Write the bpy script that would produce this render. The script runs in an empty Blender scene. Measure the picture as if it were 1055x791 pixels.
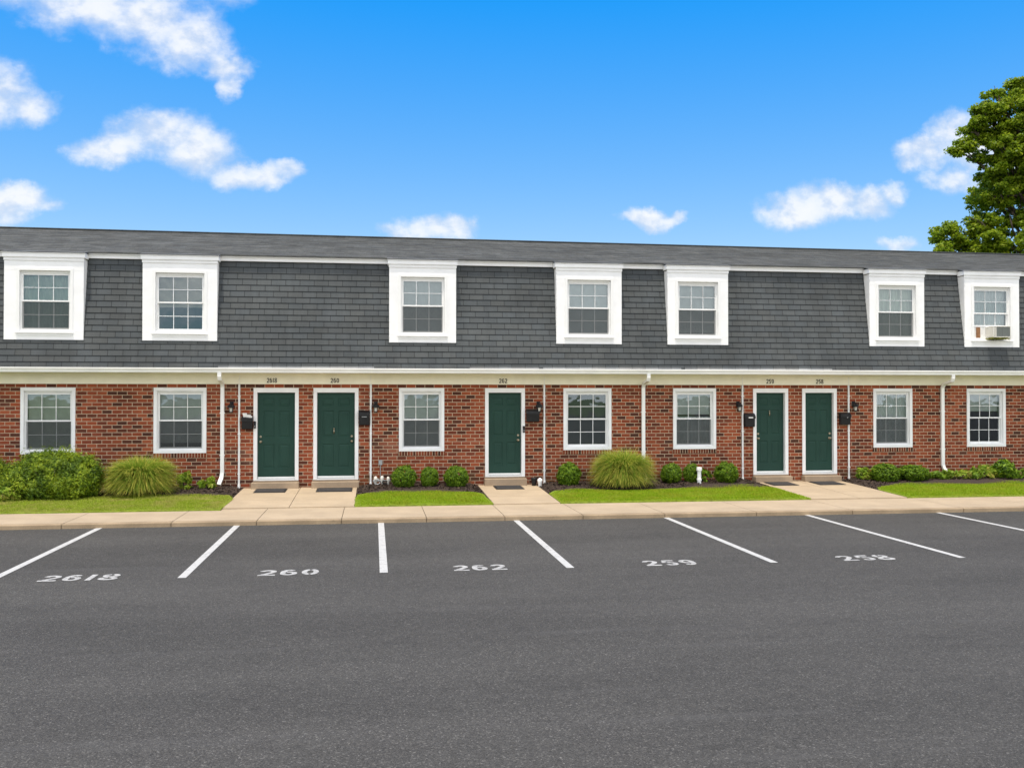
import bpy, math, random
import numpy as np
from mathutils import Vector, Matrix
R = math.radians
scene = bpy.context.scene
COL = scene.collection
rng = np.random.default_rng(7)
random.seed(7)

# ------------------------------------------------------------------ materials
class NT:
    """tiny node-tree writer"""
    def __init__(s, tree):
        s.t = tree; s.n = tree.nodes; s.l = tree.links
    def node(s, kind, **kw):
        n = s.n.new(kind)
        for k, v in kw.items(): setattr(n, k, v)
        return n
    def put(s, sock, v):
        if v is None: return
        if hasattr(v, 'is_output'): s.l.new(v, sock)
        elif isinstance(v, (tuple, list)) and len(v) == 3 and sock.type == 'RGBA': sock.default_value = (*v, 1)
        else: sock.default_value = v
    def m(s, op, a, b=None, c=None, clamp=False):
        n = s.node('ShaderNodeMath', operation=op); n.use_clamp = clamp
        s.put(n.inputs[0], a); s.put(n.inputs[1], b)
        if c is not None: s.put(n.inputs[2], c)
        return n.outputs[0]
    def mix(s, f, a, b, blend='MIX'):
        n = s.node('ShaderNodeMix', data_type='RGBA', blend_type=blend)
        s.put(n.inputs[0], f); s.put(n.inputs[6], a); s.put(n.inputs[7], b)
        return n.outputs[2]
    def ramp(s, f, stops, mode='LINEAR'):
        n = s.node('ShaderNodeValToRGB'); s.put(n.inputs[0], f)
        e = n.color_ramp; e.interpolation = mode
        while len(e.elements) < len(stops): e.elements.new(0.5)
        for el, (p, c) in zip(e.elements, stops):
            el.position = p; el.color = (*c, 1) if len(c) == 3 else c
        return n.outputs[0]
    def rng(s, v, a, b, c=0.0, d=1.0, smooth=True):
        n = s.node('ShaderNodeMapRange', interpolation_type='SMOOTHSTEP' if smooth else 'LINEAR')
        s.put(n.inputs[0], v); s.put(n.inputs[1], a); s.put(n.inputs[2], b); s.put(n.inputs[3], c); s.put(n.inputs[4], d)
        return n.outputs[0]
    def noise(s, vec, scale, detail=4, rough=0.55, dist=0.0):
        n = s.node('ShaderNodeTexNoise'); s.put(n.inputs['Vector'], vec)
        n.inputs['Scale'].default_value = scale; n.inputs['Detail'].default_value = detail
        n.inputs['Roughness'].default_value = rough; n.inputs['Distortion'].default_value = dist
        return n.outputs[0]
    def pos(s): return s.node('ShaderNodeNewGeometry').outputs['Position']
    def island(s): return s.node('ShaderNodeNewGeometry').outputs['Random Per Island']
    def obj(s): return s.node('ShaderNodeTexCoord').outputs['Object']
    def sep(s, v):
        n = s.node('ShaderNodeSeparateXYZ'); s.put(n.inputs[0], v); return n.outputs
    def comb(s, x, y, z=0.0):
        n = s.node('ShaderNodeCombineXYZ'); s.put(n.inputs[0], x); s.put(n.inputs[1], y); s.put(n.inputs[2], z); return n.outputs[0]
    def scalev(s, v, k):
        n = s.node('ShaderNodeVectorMath', operation='MULTIPLY'); s.put(n.inputs[0], v); n.inputs[1].default_value = k; return n.outputs[0]
    def white(s, v):
        n = s.node('ShaderNodeTexWhiteNoise', noise_dimensions='3D'); s.put(n.inputs['Vector'], v); return n.outputs
    def bump(s, h, strength=0.5, dist=0.01):
        n = s.node('ShaderNodeBump'); s.put(n.inputs['Height'], h)
        n.inputs['Strength'].default_value = strength; n.inputs['Distance'].default_value = dist
        return n.outputs[0]

def new_mat(name):
    m = bpy.data.materials.new(name); m.use_nodes = True
    nt = NT(m.node_tree); nt.n.clear()
    out = nt.node('ShaderNodeOutputMaterial')
    b = nt.node('ShaderNodeBsdfPrincipled'); nt.l.new(b.outputs[0], out.inputs[0])
    return m, nt, b, out

def fin(nt, b, col, rough=0.7, normal=None, spec=0.3, metal=0.0):
    nt.put(b.inputs['Base Color'], col); nt.put(b.inputs['Roughness'], rough)
    nt.put(b.inputs['Specular IOR Level'], spec); nt.put(b.inputs['Metallic'], metal)
    if normal is not None: nt.l.new(normal, b.inputs['Normal'])

def simple(name, col, rough=0.6, var=0.12, scale=6.0, bump=0.0, bscale=60, spec=0.3, metal=0.0):
    m, nt, b, o = new_mat(name)
    p = nt.pos()
    f = nt.noise(p, scale, 6, 0.6)
    lo = tuple(c*(1-var) for c in col); hi = tuple(min(1, c*(1+var)) for c in col)
    c = nt.ramp(f, [(0.3, lo), (0.7, hi)])
    nrm = nt.bump(nt.noise(p, bscale, 4), bump, 0.005) if bump else None
    fin(nt, b, c, rough, nrm, spec, metal)
    return m

def bricks(nt, u, v, w, h, mortar, shift=0.5):
    """returns (1 in mortar, random A, random B, distance to edge)"""
    vv = nt.m('DIVIDE', v, h); row = nt.m('FLOOR', vv)
    odd = nt.m('FLOORED_MODULO', row, 2.0)
    uu = nt.m('ADD', nt.m('DIVIDE', u, w), nt.m('MULTIPLY', odd, shift))
    col = nt.m('FLOOR', uu)
    fu = nt.m('MULTIPLY', nt.m('SUBTRACT', uu, col), w); fv = nt.m('MULTIPLY', nt.m('SUBTRACT', vv, row), h)
    eu = nt.m('MINIMUM', fu, nt.m('SUBTRACT', w, fu)); ev = nt.m('MINIMUM', fv, nt.m('SUBTRACT', h, fv))
    e = nt.m('MINIMUM', eu, ev)
    wn = nt.white(nt.comb(col, row, 3.7))
    mask = nt.rng(e, mortar*0.35, mortar*0.65, 1.0, 0.0)
    sc = nt.sep(wn['Color'])
    return mask, wn['Value'], sc[1], e, eu, row

def brick_mat(name, w=0.225, h=0.0878, soldier=False):
    m, nt, b, o = new_mat(name)
    p = nt.pos(); x, y, z = nt.sep(p)
    jit = nt.m('MULTIPLY', nt.m('SUBTRACT', nt.noise(p, 14, 3), 0.5), 0.006)
    u = nt.m('ADD', x, jit); v = nt.m('ADD', nt.m('SUBTRACT', z, 0.9 if soldier else 2.69), jit)
    mask, ra, rb, e, eu, row = bricks(nt, u, v, w, h, 0.0135, 0.0 if soldier else 0.5)
    c = nt.ramp(ra, [(0.0, (0.068, 0.026, 0.017)), (0.11, (0.095, 0.031, 0.018)), (0.23, (0.165, 0.040, 0.020)), (0.40, (0.235, 0.053, 0.024)),
                     (0.65, (0.30, 0.068, 0.027)), (0.88, (0.36, 0.095, 0.041)), (1.0, (0.24, 0.058, 0.030))])
    grain = nt.noise(p, 90, 5, 0.7)
    c = nt.mix(nt.m('MULTIPLY', nt.rng(grain, 0.42, 0.72), 0.45), c, (0.09, 0.035, 0.024))
    # lime bloom and old patches with a shape of their own
    bl = nt.noise(nt.scalev(p, (0.55, 1, 1.2)), 1.1, 6, 0.65)
    c = nt.mix(nt.m('MULTIPLY', nt.rng(bl, 0.55, 0.75), 0.28), c, (0.42, 0.24, 0.17))
    wsh = nt.rng(nt.noise(nt.scalev(p, (1.4, 1, 0.5)), 0.8, 6, 0.6), 0.35, 0.68, 0.62 if soldier else 0.82, 0.85 if soldier else 1.15)
    sv = nt.node('ShaderNodeVectorMath', operation='SCALE'); nt.put(sv.inputs[0], c); nt.put(sv.inputs[3], wsh); c = sv.outputs[0]
    mort = nt.ramp(nt.noise(p, 12, 4), [(0.3, (0.43, 0.31, 0.205)), (0.7, (0.58, 0.45, 0.32))])
    # mossy green staining just above the soil, broken up by noise
    low = nt.m('MULTIPLY', nt.rng(z, 0.25, 0.62, 1.0, 0.0), nt.rng(nt.noise(p, 2.3, 5), 0.48, 0.66))
    c = nt.mix(mask, c, mort)
    c = nt.mix(nt.m('MULTIPLY', low, 0.5), c, (0.10, 0.10, 0.035))
    hgt = nt.m('SUBTRACT', nt.m('MULTIPLY', grain, 0.25), nt.m('MULTIPLY', mask, 1.0))
    fin(nt, b, c, 0.85, nt.bump(hgt, 0.8, 0.008), 0.2)
    return m

def shingle_mat(name, base, w, h, z0, axis, contrast=0.35, gap=0.006, rows_geo=True):
    m, nt, b, o = new_mat(name)
    p = nt.pos(); x, y, z = nt.sep(p)
    v = nt.m('SUBTRACT', z if axis == 'z' else y, z0)
    row = nt.m('FLOOR', nt.m('DIVIDE', v, h))
    off = nt.white(nt.comb(row, 1.3, 0.2))['Value']
    u = nt.m('ADD', x, nt.m('MULTIPLY', nt.m('ADD', nt.m('MULTIPLY', off, 0.25), nt.m('MULTIPLY', nt.m('FLOORED_MODULO', row, 2.0), 0.5)), w))
    mask, ra, rb, e, eu, _ = bricks(nt, u, v, w, h, gap, 0.0)
    k = nt.m('ADD', 1-contrast/2, nt.m('MULTIPLY', ra, contrast))
    lowf = nt.rng(nt.noise(nt.scalev(p, (0.35, 1, 1)), 0.9, 5, 0.6), 0.3, 0.7, 0.88, 1.12)
    lowf = nt.m('MULTIPLY', lowf, nt.rng(nt.noise(nt.scalev(p, (3.2, 1, 0.35)), 1.0, 5, 0.65), 0.3, 0.72, 0.90, 1.10))
    gran = nt.rng(nt.noise(p, 160, 3, 0.8), 0.3, 0.7, 0.78, 1.22)
    k = nt.m('MULTIPLY', k, nt.m('MULTIPLY', lowf, gran))
    c = nt.mix(rb, tuple(q*1.0 for q in base), (base[0]*0.95, base[1]*0.99, base[2]*1.04))
    n = nt.node('ShaderNodeVectorMath', operation='SCALE'); nt.put(n.inputs[0], c); nt.put(n.inputs[3], k)
    vert = nt.rng(eu, gap*0.4, gap*0.7, 1.0, 0.0)
    # lip shadow painted as a dark band along the head of every course
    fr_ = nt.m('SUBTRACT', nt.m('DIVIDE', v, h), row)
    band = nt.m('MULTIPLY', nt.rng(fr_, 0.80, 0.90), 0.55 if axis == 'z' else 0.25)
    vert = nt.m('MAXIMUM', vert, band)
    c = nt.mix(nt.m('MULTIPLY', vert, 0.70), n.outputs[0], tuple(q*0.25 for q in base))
    hgt = nt.m('SUBTRACT', nt.m('MULTIPLY', gran, 0.3), vert)
    fin(nt, b, c, 0.9, nt.bump(hgt, 0.5, 0.005), 0.15)
    return m

def leaf_mat(name, cols, trans=0.3, rough=0.5, patch=0.0):
    m, nt, b, o = new_mat(name)
    f = nt.island()
    if patch:
        f = nt.m('ADD', nt.m('MULTIPLY', f, 1-patch), nt.m('MULTIPLY', nt.rng(nt.noise(nt.obj(), 2.5, 3), 0.3, 0.7), patch))
    n = len(cols)
    c = nt.ramp(f, [(i/(n-1), q) for i, q in enumerate(cols)])
    fin(nt, b, c, rough, None, 0.25)
    t = nt.node('ShaderNodeBsdfTranslucent'); nt.l.new(c, t.inputs[0])
    mx = nt.node('ShaderNodeMixShader'); mx.inputs[0].default_value = trans
    nt.l.new(b.outputs[0], mx.inputs[1]); nt.l.new(t.outputs[0], mx.inputs[2]); nt.l.new(mx.outputs[0], o.inputs[0])
    return m

def blade_mat(name, root, mid, tip, trans=0.3, patch=0.0):
    m, nt, b, o = new_mat(name)
    u = nt.node('ShaderNodeUVMap').outputs[0]; t = nt.sep(u)[1]
    r = nt.island()
    c = nt.ramp(nt.m('ADD', t, nt.m('MULTIPLY', nt.m('SUBTRACT', r, 0.5), 0.5)), [(0.0, root), (0.5, mid), (0.8, mid), (1.0, tip)])
    c = nt.mix(nt.m('MULTIPLY', nt.rng(r, 0.82, 0.95), 0.6), c, tip)
    if patch: c = nt.mix(nt.m('MULTIPLY', nt.rng(nt.noise(nt.pos(), 1.7, 5, 0.65), 0.42, 0.68), patch), c, tuple(q*k for q, k in zip(tip, (0.9, 0.8, 1.0))))
    if patch: c = nt.mix(nt.m('MULTIPLY', nt.rng(nt.noise(nt.pos(), 5.5, 4, 0.65), 0.52, 0.7), patch), c, root)
    fin(nt, b, c, 0.55, None, 0.2)
    tr = nt.node('ShaderNodeBsdfTranslucent'); nt.l.new(c, tr.inputs[0])
    mx = nt.node('ShaderNodeMixShader'); mx.inputs[0].default_value = trans
    nt.l.new(b.outputs[0], mx.inputs[1]); nt.l.new(tr.outputs[0], mx.inputs[2]); nt.l.new(mx.outputs[0], o.inputs[0])
    return m

def asphalt():
    m, nt, b, o = new_mat('asphalt')
    p = nt.pos()
    big = nt.noise(nt.scalev(p, (0.25, 1.0, 1.0)), 0.55, 6, 0.6)
    k = nt.rng(big, 0.25, 0.75, 0.85, 1.16)
    mid = nt.rng(nt.noise(p, 7, 5, 0.7), 0.3, 0.7, 0.93, 1.07)
    vo = nt.node('ShaderNodeTexVoronoi', feature='F1'); nt.put(vo.inputs['Vector'], p); vo.inputs['Scale'].default_value = 85
    st = nt.sep(vo.outputs['Color'])[0]
    grain = nt.ramp(st, [(0.0, (0.66,)*3), (0.45, (0.92,)*3), (0.8, (1.05,)*3), (0.94, (1.35,)*3), (1.0, (2.1,)*3)])
    vo2 = nt.node('ShaderNodeTexVoronoi', feature='F1'); nt.put(vo2.inputs['Vector'], p); vo2.inputs['Scale'].default_value = 210
    g2 = nt.rng(nt.sep(vo2.outputs['Color'])[0], 0, 1, 0.6, 1.4, False)
    n = nt.node('ShaderNodeVectorMath', operation='SCALE'); nt.put(n.inputs[0], (0.0670, 0.0632, 0.0567))
    nt.put(n.inputs[3], nt.m('MULTIPLY', nt.m('MULTIPLY', k, mid), nt.m('MULTIPLY', nt.sep(grain)[0], g2)))
    # hair cracks
    wv = nt.node('ShaderNodeTexVoronoi', feature='DISTANCE_TO_EDGE')
    dv = nt.node('ShaderNodeVectorMath', operation='ADD'); nt.put(dv.inputs[0], p)
    nz = nt.node('ShaderNodeTexNoise'); nt.put(nz.inputs['Vector'], p); nz.inputs['Scale'].default_value = 1.2; nz.inputs['Detail'].default_value = 5
    nt.l.new(nz.outputs['Color'], dv.inputs[1]); nt.l.new(dv.outputs[0], wv.inputs['Vector']); wv.inputs['Scale'].default_value = 0.16
    cr = nt.m('MULTIPLY', nt.rng(wv.outputs['Distance'], 0.0, 0.0012, 1, 0), nt.rng(nt.noise(p, 0.5, 3), 0.5, 0.6))
    c = nt.mix(nt.m('MULTIPLY', cr, 0.45), n.outputs[0], (0.03, 0.03, 0.03))
    px_, py_, pz_ = nt.sep(p)
    bay = nt.m('MULTIPLY', nt.rng(py_, 13.6, 14.6), nt.rng(py_, 18.2, 17.0))
    oil = nt.m('MULTIPLY', nt.rng(nt.noise(p, 1.15, 3, 0.5), 0.60, 0.70), nt.rng(nt.noise(p, 9, 5, 0.7), 0.35, 0.6))
    c = nt.mix(nt.m('MULTIPLY', nt.m('MULTIPLY', oil, bay), 0.35), c, (0.03, 0.028, 0.026))
    scuff = nt.rng(nt.noise(nt.scalev(p, (0.12, 1.6, 1)), 1.4, 5, 0.6), 0.56, 0.72)
    c = nt.mix(nt.m('MULTIPLY', scuff, 0.16), c, (0.12, 0.115, 0.11))
    hgt = nt.m('ADD', nt.m('MULTIPLY', vo.outputs['Distance'], -1.0), nt.m('MULTIPLY', g2, 0.2))
    fin(nt, b, c, 0.88, nt.bump(hgt, 0.6, 0.006), 0.2)
    return m

def concrete(name, base, stain=0.25):
    m, nt, b, o = new_mat(name)
    p = nt.pos()
    f = nt.rng(nt.noise(p, 1.3, 7, 0.65), 0.3, 0.72, 1-stain*0.6, 1+stain*0.25)
    g = nt.rng(nt.noise(p, 70, 4, 0.75), 0.3, 0.7, 0.9, 1.1)
    n = nt.node('ShaderNodeVectorMath', operation='SCALE'); nt.put(n.inputs[0], base); nt.put(n.inputs[3], nt.m('MULTIPLY', f, g))
    sp = nt.rng(nt.noise(p, 4.5, 6, 0.7), 0.62, 0.75)
    c = nt.mix(nt.m('MULTIPLY', sp, stain), n.outputs[0], tuple(q*0.5 for q in base))
    fin(nt, b, c, 0.88, nt.bump(nt.noise(p, 140, 3), 0.25, 0.004), 0.2)
    return m

def paint_mark(name='road_paint', lo=0.50, hi=0.64):
    m, nt, b, o = new_mat(name)
    p = nt.pos()
    wear = nt.rng(nt.m('ADD', nt.m('MULTIPLY', nt.noise(p, 9, 6, 0.75), 0.6), nt.m('MULTIPLY', nt.noise(p, 75, 3, 0.7), 0.4)), lo, hi)
    c = nt.mix(nt.m('MULTIPLY', wear, 0.75), (0.47, 0.46, 0.435), (0.16, 0.155, 0.15))
    fin(nt, b, c, 0.75, nt.bump(nt.noise(p, 120, 3), 0.3, 0.004), 0.25)
    return m

def glass(name, tint=(0.92, 0.96, 0.94)):
    m, nt, b, o = new_mat(name); nt.n.remove(b)
    fr = nt.node('ShaderNodeFresnel'); fr.inputs[0].default_value = 2.15
    tr = nt.node('ShaderNodeBsdfTransparent'); nt.put(tr.inputs[0], tint)
    gl = nt.node('ShaderNodeBsdfGlossy'); gl.inputs['Roughness'].default_value = 0.02; nt.put(gl.inputs[0], (0.80, 0.92, 1.0))
    p = nt.pos(); nt.l.new(nt.bump(nt.noise(p, 2.2, 2), 0.12, 0.02), gl.inputs['Normal'])
    mx = nt.node('ShaderNodeMixShader'); nt.l.new(fr.outputs[0], mx.inputs[0])
    nt.l.new(tr.outputs[0], mx.inputs[1]); nt.l.new(gl.outputs[0], mx.inputs[2]); nt.l.new(mx.outputs[0], o.inputs[0])
    return m

def screen_mat():
    m, nt, b, o = new_mat('insect_mesh')
    tr = nt.node('ShaderNodeBsdfTransparent')
    fin(nt, b, (0.055, 0.06, 0.062), 0.8)
    mx = nt.node('ShaderNodeMixShader'); mx.inputs[0].default_value = 0.52
    nt.l.new(tr.outputs[0], mx.inputs[1]); nt.l.new(b.outputs[0], mx.inputs[2]); nt.l.new(mx.outputs[0], o.inputs[0])
    return m

M = {}
M['brick'] = brick_mat('red_brick')
M['soldier'] = brick_mat('rowlock_brick', 0.0677, 0.30, True)
ZM0, HM = 3.05, 0.1428
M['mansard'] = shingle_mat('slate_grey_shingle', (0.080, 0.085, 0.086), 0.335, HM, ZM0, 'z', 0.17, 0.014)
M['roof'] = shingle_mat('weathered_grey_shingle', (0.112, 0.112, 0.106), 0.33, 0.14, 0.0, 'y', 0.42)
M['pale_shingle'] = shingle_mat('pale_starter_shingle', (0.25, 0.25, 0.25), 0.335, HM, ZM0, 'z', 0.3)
M['white'] = simple('white_painted_wood', (0.85, 0.85, 0.85), 0.5, 0.05, 3.0, 0.06, 30)
M['vinyl'] = simple('white_vinyl', (0.82, 0.82, 0.81), 0.4, 0.03, 4.0)
M['cream'] = simple('cream_painted_board', (0.93, 0.89, 0.73), 0.55, 0.06, 2.2, 0.05, 25)
M['gutter'] = simple('off_white_aluminium', (0.88, 0.87, 0.84), 0.4, 0.07, 1.5)
M['green'] = simple('dark_green_door_paint', (0.018, 0.054, 0.041), 0.5, 0.10, 2.0, 0.05, 40, 0.18)
M['black'] = simple('black_metal', (0.012, 0.012, 0.013), 0.45, 0.3, 8)
M['rubber'] = simple('dark_mat_rubber', (0.045, 0.042, 0.042), 0.95, 0.3, 25, 0.5, 200)
M['brass'] = simple('satin_metal', (0.40, 0.34, 0.25), 0.3, 0.1, 20, 0, 60, 0.5, 1.0)
M['grey_metal'] = simple('grey_galvanised', (0.36, 0.37, 0.38), 0.45, 0.15, 20, 0, 60, 0.4, 0.4)
M['number'] = simple('dark_bronze_number', (0.035, 0.028, 0.018), 0.5, 0.2, 30)
M['paper'] = simple('white_paper', (0.78, 0.77, 0.74), 0.8, 0.05, 30)
M['frost'] = simple('frosted_lamp_glass', (0.62, 0.60, 0.54), 0.3, 0.08, 30)
M['step'] = concrete('step_concrete', (0.33, 0.25, 0.175), 0.35)
M['walk'] = concrete('tan_concrete', (0.405, 0.317, 0.219), 0.20)
M['kerb'] = concrete('kerb_concrete', (0.34, 0.255, 0.165), 0.45)
M['joint'] = simple('joint_dirt', (0.10, 0.08, 0.055), 0.95, 0.3, 30)
M['asphalt'] = asphalt()
M['paint'] = paint_mark(); M['paint_worn'] = paint_mark('worn_number_paint', 0.42, 0.60)
M['glass'] = glass('window_glass')
M['screen'] = screen_mat()
M['mulch'] = simple('brown_mulch', (0.040, 0.027, 0.021), 0.95, 0.55, 40, 0.9, 90)
M['chip'] = leaf_mat('bark_chip', [(0.020, 0.014, 0.011), (0.045, 0.030, 0.022), (0.085, 0.058, 0.042)], 0.0, 0.95)
M['turf'] = simple('turf_soil', (0.19, 0.25, 0.025), 0.95, 0.35, 9, 0.5, 60)
M['field'] = simple('far_grass', (0.07, 0.11, 0.02), 0.95, 0.35, 0.6, 0.3, 10)
M['lawn'] = blade_mat('lawn_blade', (0.19, 0.26, 0.016), (0.25, 0.395, 0.007), (0.40, 0.43, 0.035), 0.4, 0.55)
M['dry_lawn'] = blade_mat('bleached_lawn_blade', (0.20, 0.27, 0.015), (0.29, 0.385, 0.018), (0.50, 0.46, 0.13), 0.4, 0.7)
M['maiden'] = blade_mat('maiden_grass_blade', (0.06, 0.12, 0.014), (0.20, 0.31, 0.032), (0.58, 0.52, 0.10), 0.45)
M['box'] = leaf_mat('boxwood_leaf', [(0.030, 0.075, 0.006), (0.080, 0.165, 0.009), (0.155, 0.265, 0.013), (0.25, 0.37, 0.02)], 0.35)
M['yew'] = leaf_mat('yew_leaf', [(0.020, 0.050, 0.006), (0.065, 0.125, 0.009), (0.20, 0.285, 0.013), (0.42, 0.49, 0.03)], 0.3, 0.5, 0.5)
M['weed'] = leaf_mat('perennial_leaf', [(0.07, 0.14, 0.012), (0.15, 0.26, 0.016), (0.27, 0.35, 0.03), (0.38, 0.27, 0.08)], 0.35, 0.5, 0.5)
M['maple'] = leaf_mat('maple_leaf', [(0.09, 0.15, 0.010), (0.17, 0.26, 0.013), (0.27, 0.36, 0.018), (0.42, 0.46, 0.04)], 0.55, 0.45, 0.35)
M['bark'] = simple('grey_brown_bark', (0.085, 0.065, 0.050), 0.95, 0.4, 6, 0.9, 25)
M['dark_room'] = simple('room_wall', (0.22, 0.20, 0.18), 0.9, 0.1, 2)
def blind_mat(nm, c): return simple(nm, c, 0.7, 0.08, 5)
M['b_sage'] = blind_mat('blind_sage', (0.72, 0.76, 0.66)); M['b_white'] = blind_mat('blind_white', (0.85, 0.86, 0.85))
M['b_grey'] = blind_mat('blind_grey', (0.74, 0.75, 0.74)); M['b_beige'] = blind_mat('blind_beige', (0.72, 0.64, 0.55))
M['b_dark'] = blind_mat('blind_dim', (0.12, 0.13, 0.13))
M['panel_brown'] = simple('brown_filler_board', (0.26, 0.13, 0.06), 0.7, 0.2, 10)
M['ac'] = simple('ac_plastic', (0.66, 0.64, 0.58), 0.5, 0.05, 10)
M['ac_dark'] = simple('ac_grille', (0.20, 0.22, 0.21), 0.6, 0.15, 60)
M['moss'] = leaf_mat('window_moss', [(0.10, 0.14, 0.02), (0.25, 0.26, 0.07), (0.36, 0.33, 0.12)], 0.2)

# ------------------------------------------------------------------ mesh helpers
class MB:
    def __init__(s): s.v = []; s.f = []; s.mi = []
    def add(s, vs, fs, mi=0):
        o = len(s.v); s.v += [tuple(p) for p in vs]; s.f += [tuple(i+o for i in f) for f in fs]; s.mi += [mi]*len(fs); return s
    def box(s, x0, x1, y0, y1, z0, z1, mi=0):
        return s.add([(x0,y0,z0),(x1,y0,z0),(x1,y1,z0),(x0,y1,z0),(x0,y0,z1),(x1,y0,z1),(x1,y1,z1),(x0,y1,z1)],
                     [(0,3,2,1),(4,5,6,7),(0,1,5,4),(1,2,6,5),(2,3,7,6),(3,0,4,7)], mi)
    def quad(s, a, b, c, d, mi=0): return s.add([a,b,c,d], [(0,1,2,3)], mi)
    def ring(s, x0, x1, z0, z1, wl, wr, wb, wt, y0, y1, mi=0):
        """picture-frame of four butted boards in the XZ plane; y0 is the front"""
        s.box(x0, x1, y0, y1, z1-wt, z1, mi); s.box(x0, x1, y0, y1, z0, z0+wb, mi)
        s.box(x0, x0+wl, y0, y1, z0+wb, z1-wt, mi); s.box(x1-wr, x1, y0, y1, z0+wb, z1-wt, mi); return s
    def sweep(s, pts, w, d, up=(1,0,0), mi=0, n=4, taper=None):
        """sweep a section along pts: n==4 gives a w (along up) x d box, more gives a tube"""
        pts = [Vector(p) for p in pts]; rings = []
        for i, p in enumerate(pts):
            t = ((pts[min(i+1, len(pts)-1)]-pts[max(i-1, 0)])).normalized()
            u = Vector(up); u = (u - t*u.dot(t))
            u = u.normalized() if u.length > 1e-4 else t.orthogonal().normalized()
            v = t.cross(u)
            k = taper[i] if taper else 1.0
            if n == 4: q = [(1,1),(-1,1),(-1,-1),(1,-1)]
            else: q = [(math.cos(2*math.pi*j/n), math.sin(2*math.pi*j/n)) for j in range(n)]
            rings.append([p + u*(a*w/2*k) + v*(b*d/2*k) for a, b in q])
        vs = [p for r in rings for p in r]; fs = []
        for i in range(len(pts)-1):
            for j in range(n):
                a = i*n+j; b2 = i*n+(j+1) % n; fs.append((a, b2, b2+n, a+n))
        fs.append(tuple(range(n))[::-1]); fs.append(tuple(range((len(pts)-1)*n, len(pts)*n)))
        return s.add(vs, fs, mi)
    def lathe(s, prof, n=16, c=(0,0), mi=0):
        vs = []; fs = []
        for r, z in prof:
            for j in range(n): vs.append((c[0]+r*math.cos(2*math.pi*j/n), c[1]+r*math.sin(2*math.pi*j/n), z))
        for i in range(len(prof)-1):
            for j in range(n):
                a = i*n+j; b = i*n+(j+1) % n; fs.append((a, b, b+n, a+n))
        fs.append(tuple(range(n))[::-1]); fs.append(tuple(range((len(prof)-1)*n, len(prof)*n)))
        return s.add(vs, fs, mi)
    def ball(s, c, r, n=12, mi=0):
        prof = [(max(1e-4, math.sin(math.pi*i/8))*r, -math.cos(math.pi*i/8)*r) for i in range(9)]
        o = len(s.v); s.lathe(prof, n, (0,0), mi)
        for i in range(o, len(s.v)): p = s.v[i]; s.v[i] = (p[0]+c[0], p[1]+c[1], p[2]+c[2])
        return s
    def build(s, name, mats, parent=None, bevel=0.0, smooth=False, local=False):
        me = bpy.data.meshes.new(name)
        off = Vector((0,0,0))
        if parent is not None and not local: off = world_loc(parent)
        me.from_pydata([(p[0]-off.x, p[1]-off.y, p[2]-off.z) for p in s.v], [], s.f)
        ms = mats if isinstance(mats, (list, tuple)) else [mats]
        for m in ms: me.materials.append(m)
        me.polygons.foreach_set('material_index', s.mi)
        if smooth: me.polygons.foreach_set('use_smooth', [True]*len(s.f))
        me.update()
        o = bpy.data.objects.new(name, me); COL.objects.link(o)
        if parent is not None: o.parent = parent
        if bevel:
            b = o.modifiers.new('bevel', 'BEVEL'); b.width = bevel; b.segments = 2; b.limit_method = 'ANGLE'; b.angle_limit = R(40)
        return o

def world_loc(o):
    l = Vector(o.location); p = o.parent
    while p is not None: l = l + p.location; p = p.parent
    return l

def tag(o, label=None, cat=None, group=None, kind=None):
    if label: o['label'] = label
    if cat: o['category'] = cat
    if group: o['group'] = group
    if kind: o['kind'] = kind
    return o
def empty(name, loc, label=None, cat=None, group=None, kind=None):
    o = bpy.data.objects.new(name, None); o.location = loc; o.empty_display_size = 0.2; COL.objects.link(o)
    return tag(o, label, cat, group, kind)

def np_mesh(name, V, F, mats, parent=None, uv=None, loc=None):
    """V (n,3) array, F (m,k) array"""
    me = bpy.data.meshes.new(name); n, k = F.shape
    me.vertices.add(len(V)); me.vertices.foreach_set('co', np.asarray(V, np.float32).ravel())
    me.loops.add(n*k); me.loops.foreach_set('vertex_index', F.astype(np.int32).ravel())
    me.polygons.add(n); me.polygons.foreach_set('loop_start', np.arange(0, n*k, k, dtype=np.int32))
    me.polygons.foreach_set('loop_total', np.full(n, k, np.int32))
    if uv is not None:
        l = me.uv_layers.new(name='UVMap'); l.data.foreach_set('uv', np.asarray(uv, np.float32)[F.ravel()].ravel())
    me.materials.append(mats); me.update(calc_edges=True); me.validate()
    o = bpy.data.objects.new(name, me); COL.objects.link(o)
    if parent is not None: o.parent = parent
    if loc is not None: o.location = loc
    return o

def leaf_cloud(C, N, size, aspect=1.7, jitter=0.6, r=rng):
    """one small bent leaf (two triangles folded = rhombus quad) per centre; N = outward direction"""
    n = len(C)
    nn = N + r.normal(0, jitter, (n, 3)); nn /= np.linalg.norm(nn, axis=1)[:, None]
    t = r.normal(0, 1, (n, 3)); t -= nn*(t*nn).sum(1)[:, None]; t /= np.linalg.norm(t, axis=1)[:, None]
    b = np.cross(nn, t); s = size*r.uniform(0.65, 1.35, n)[:, None]
    L = t*s*aspect/2; Wd = b*s/2
    V = np.stack([C-L, C+Wd-L*0.1+nn*s*0.12, C+L, C-Wd-L*0.1+nn*s*0.12], 1).reshape(-1, 3)
    return V, np.arange(4*n).reshape(n, 4)

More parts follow.
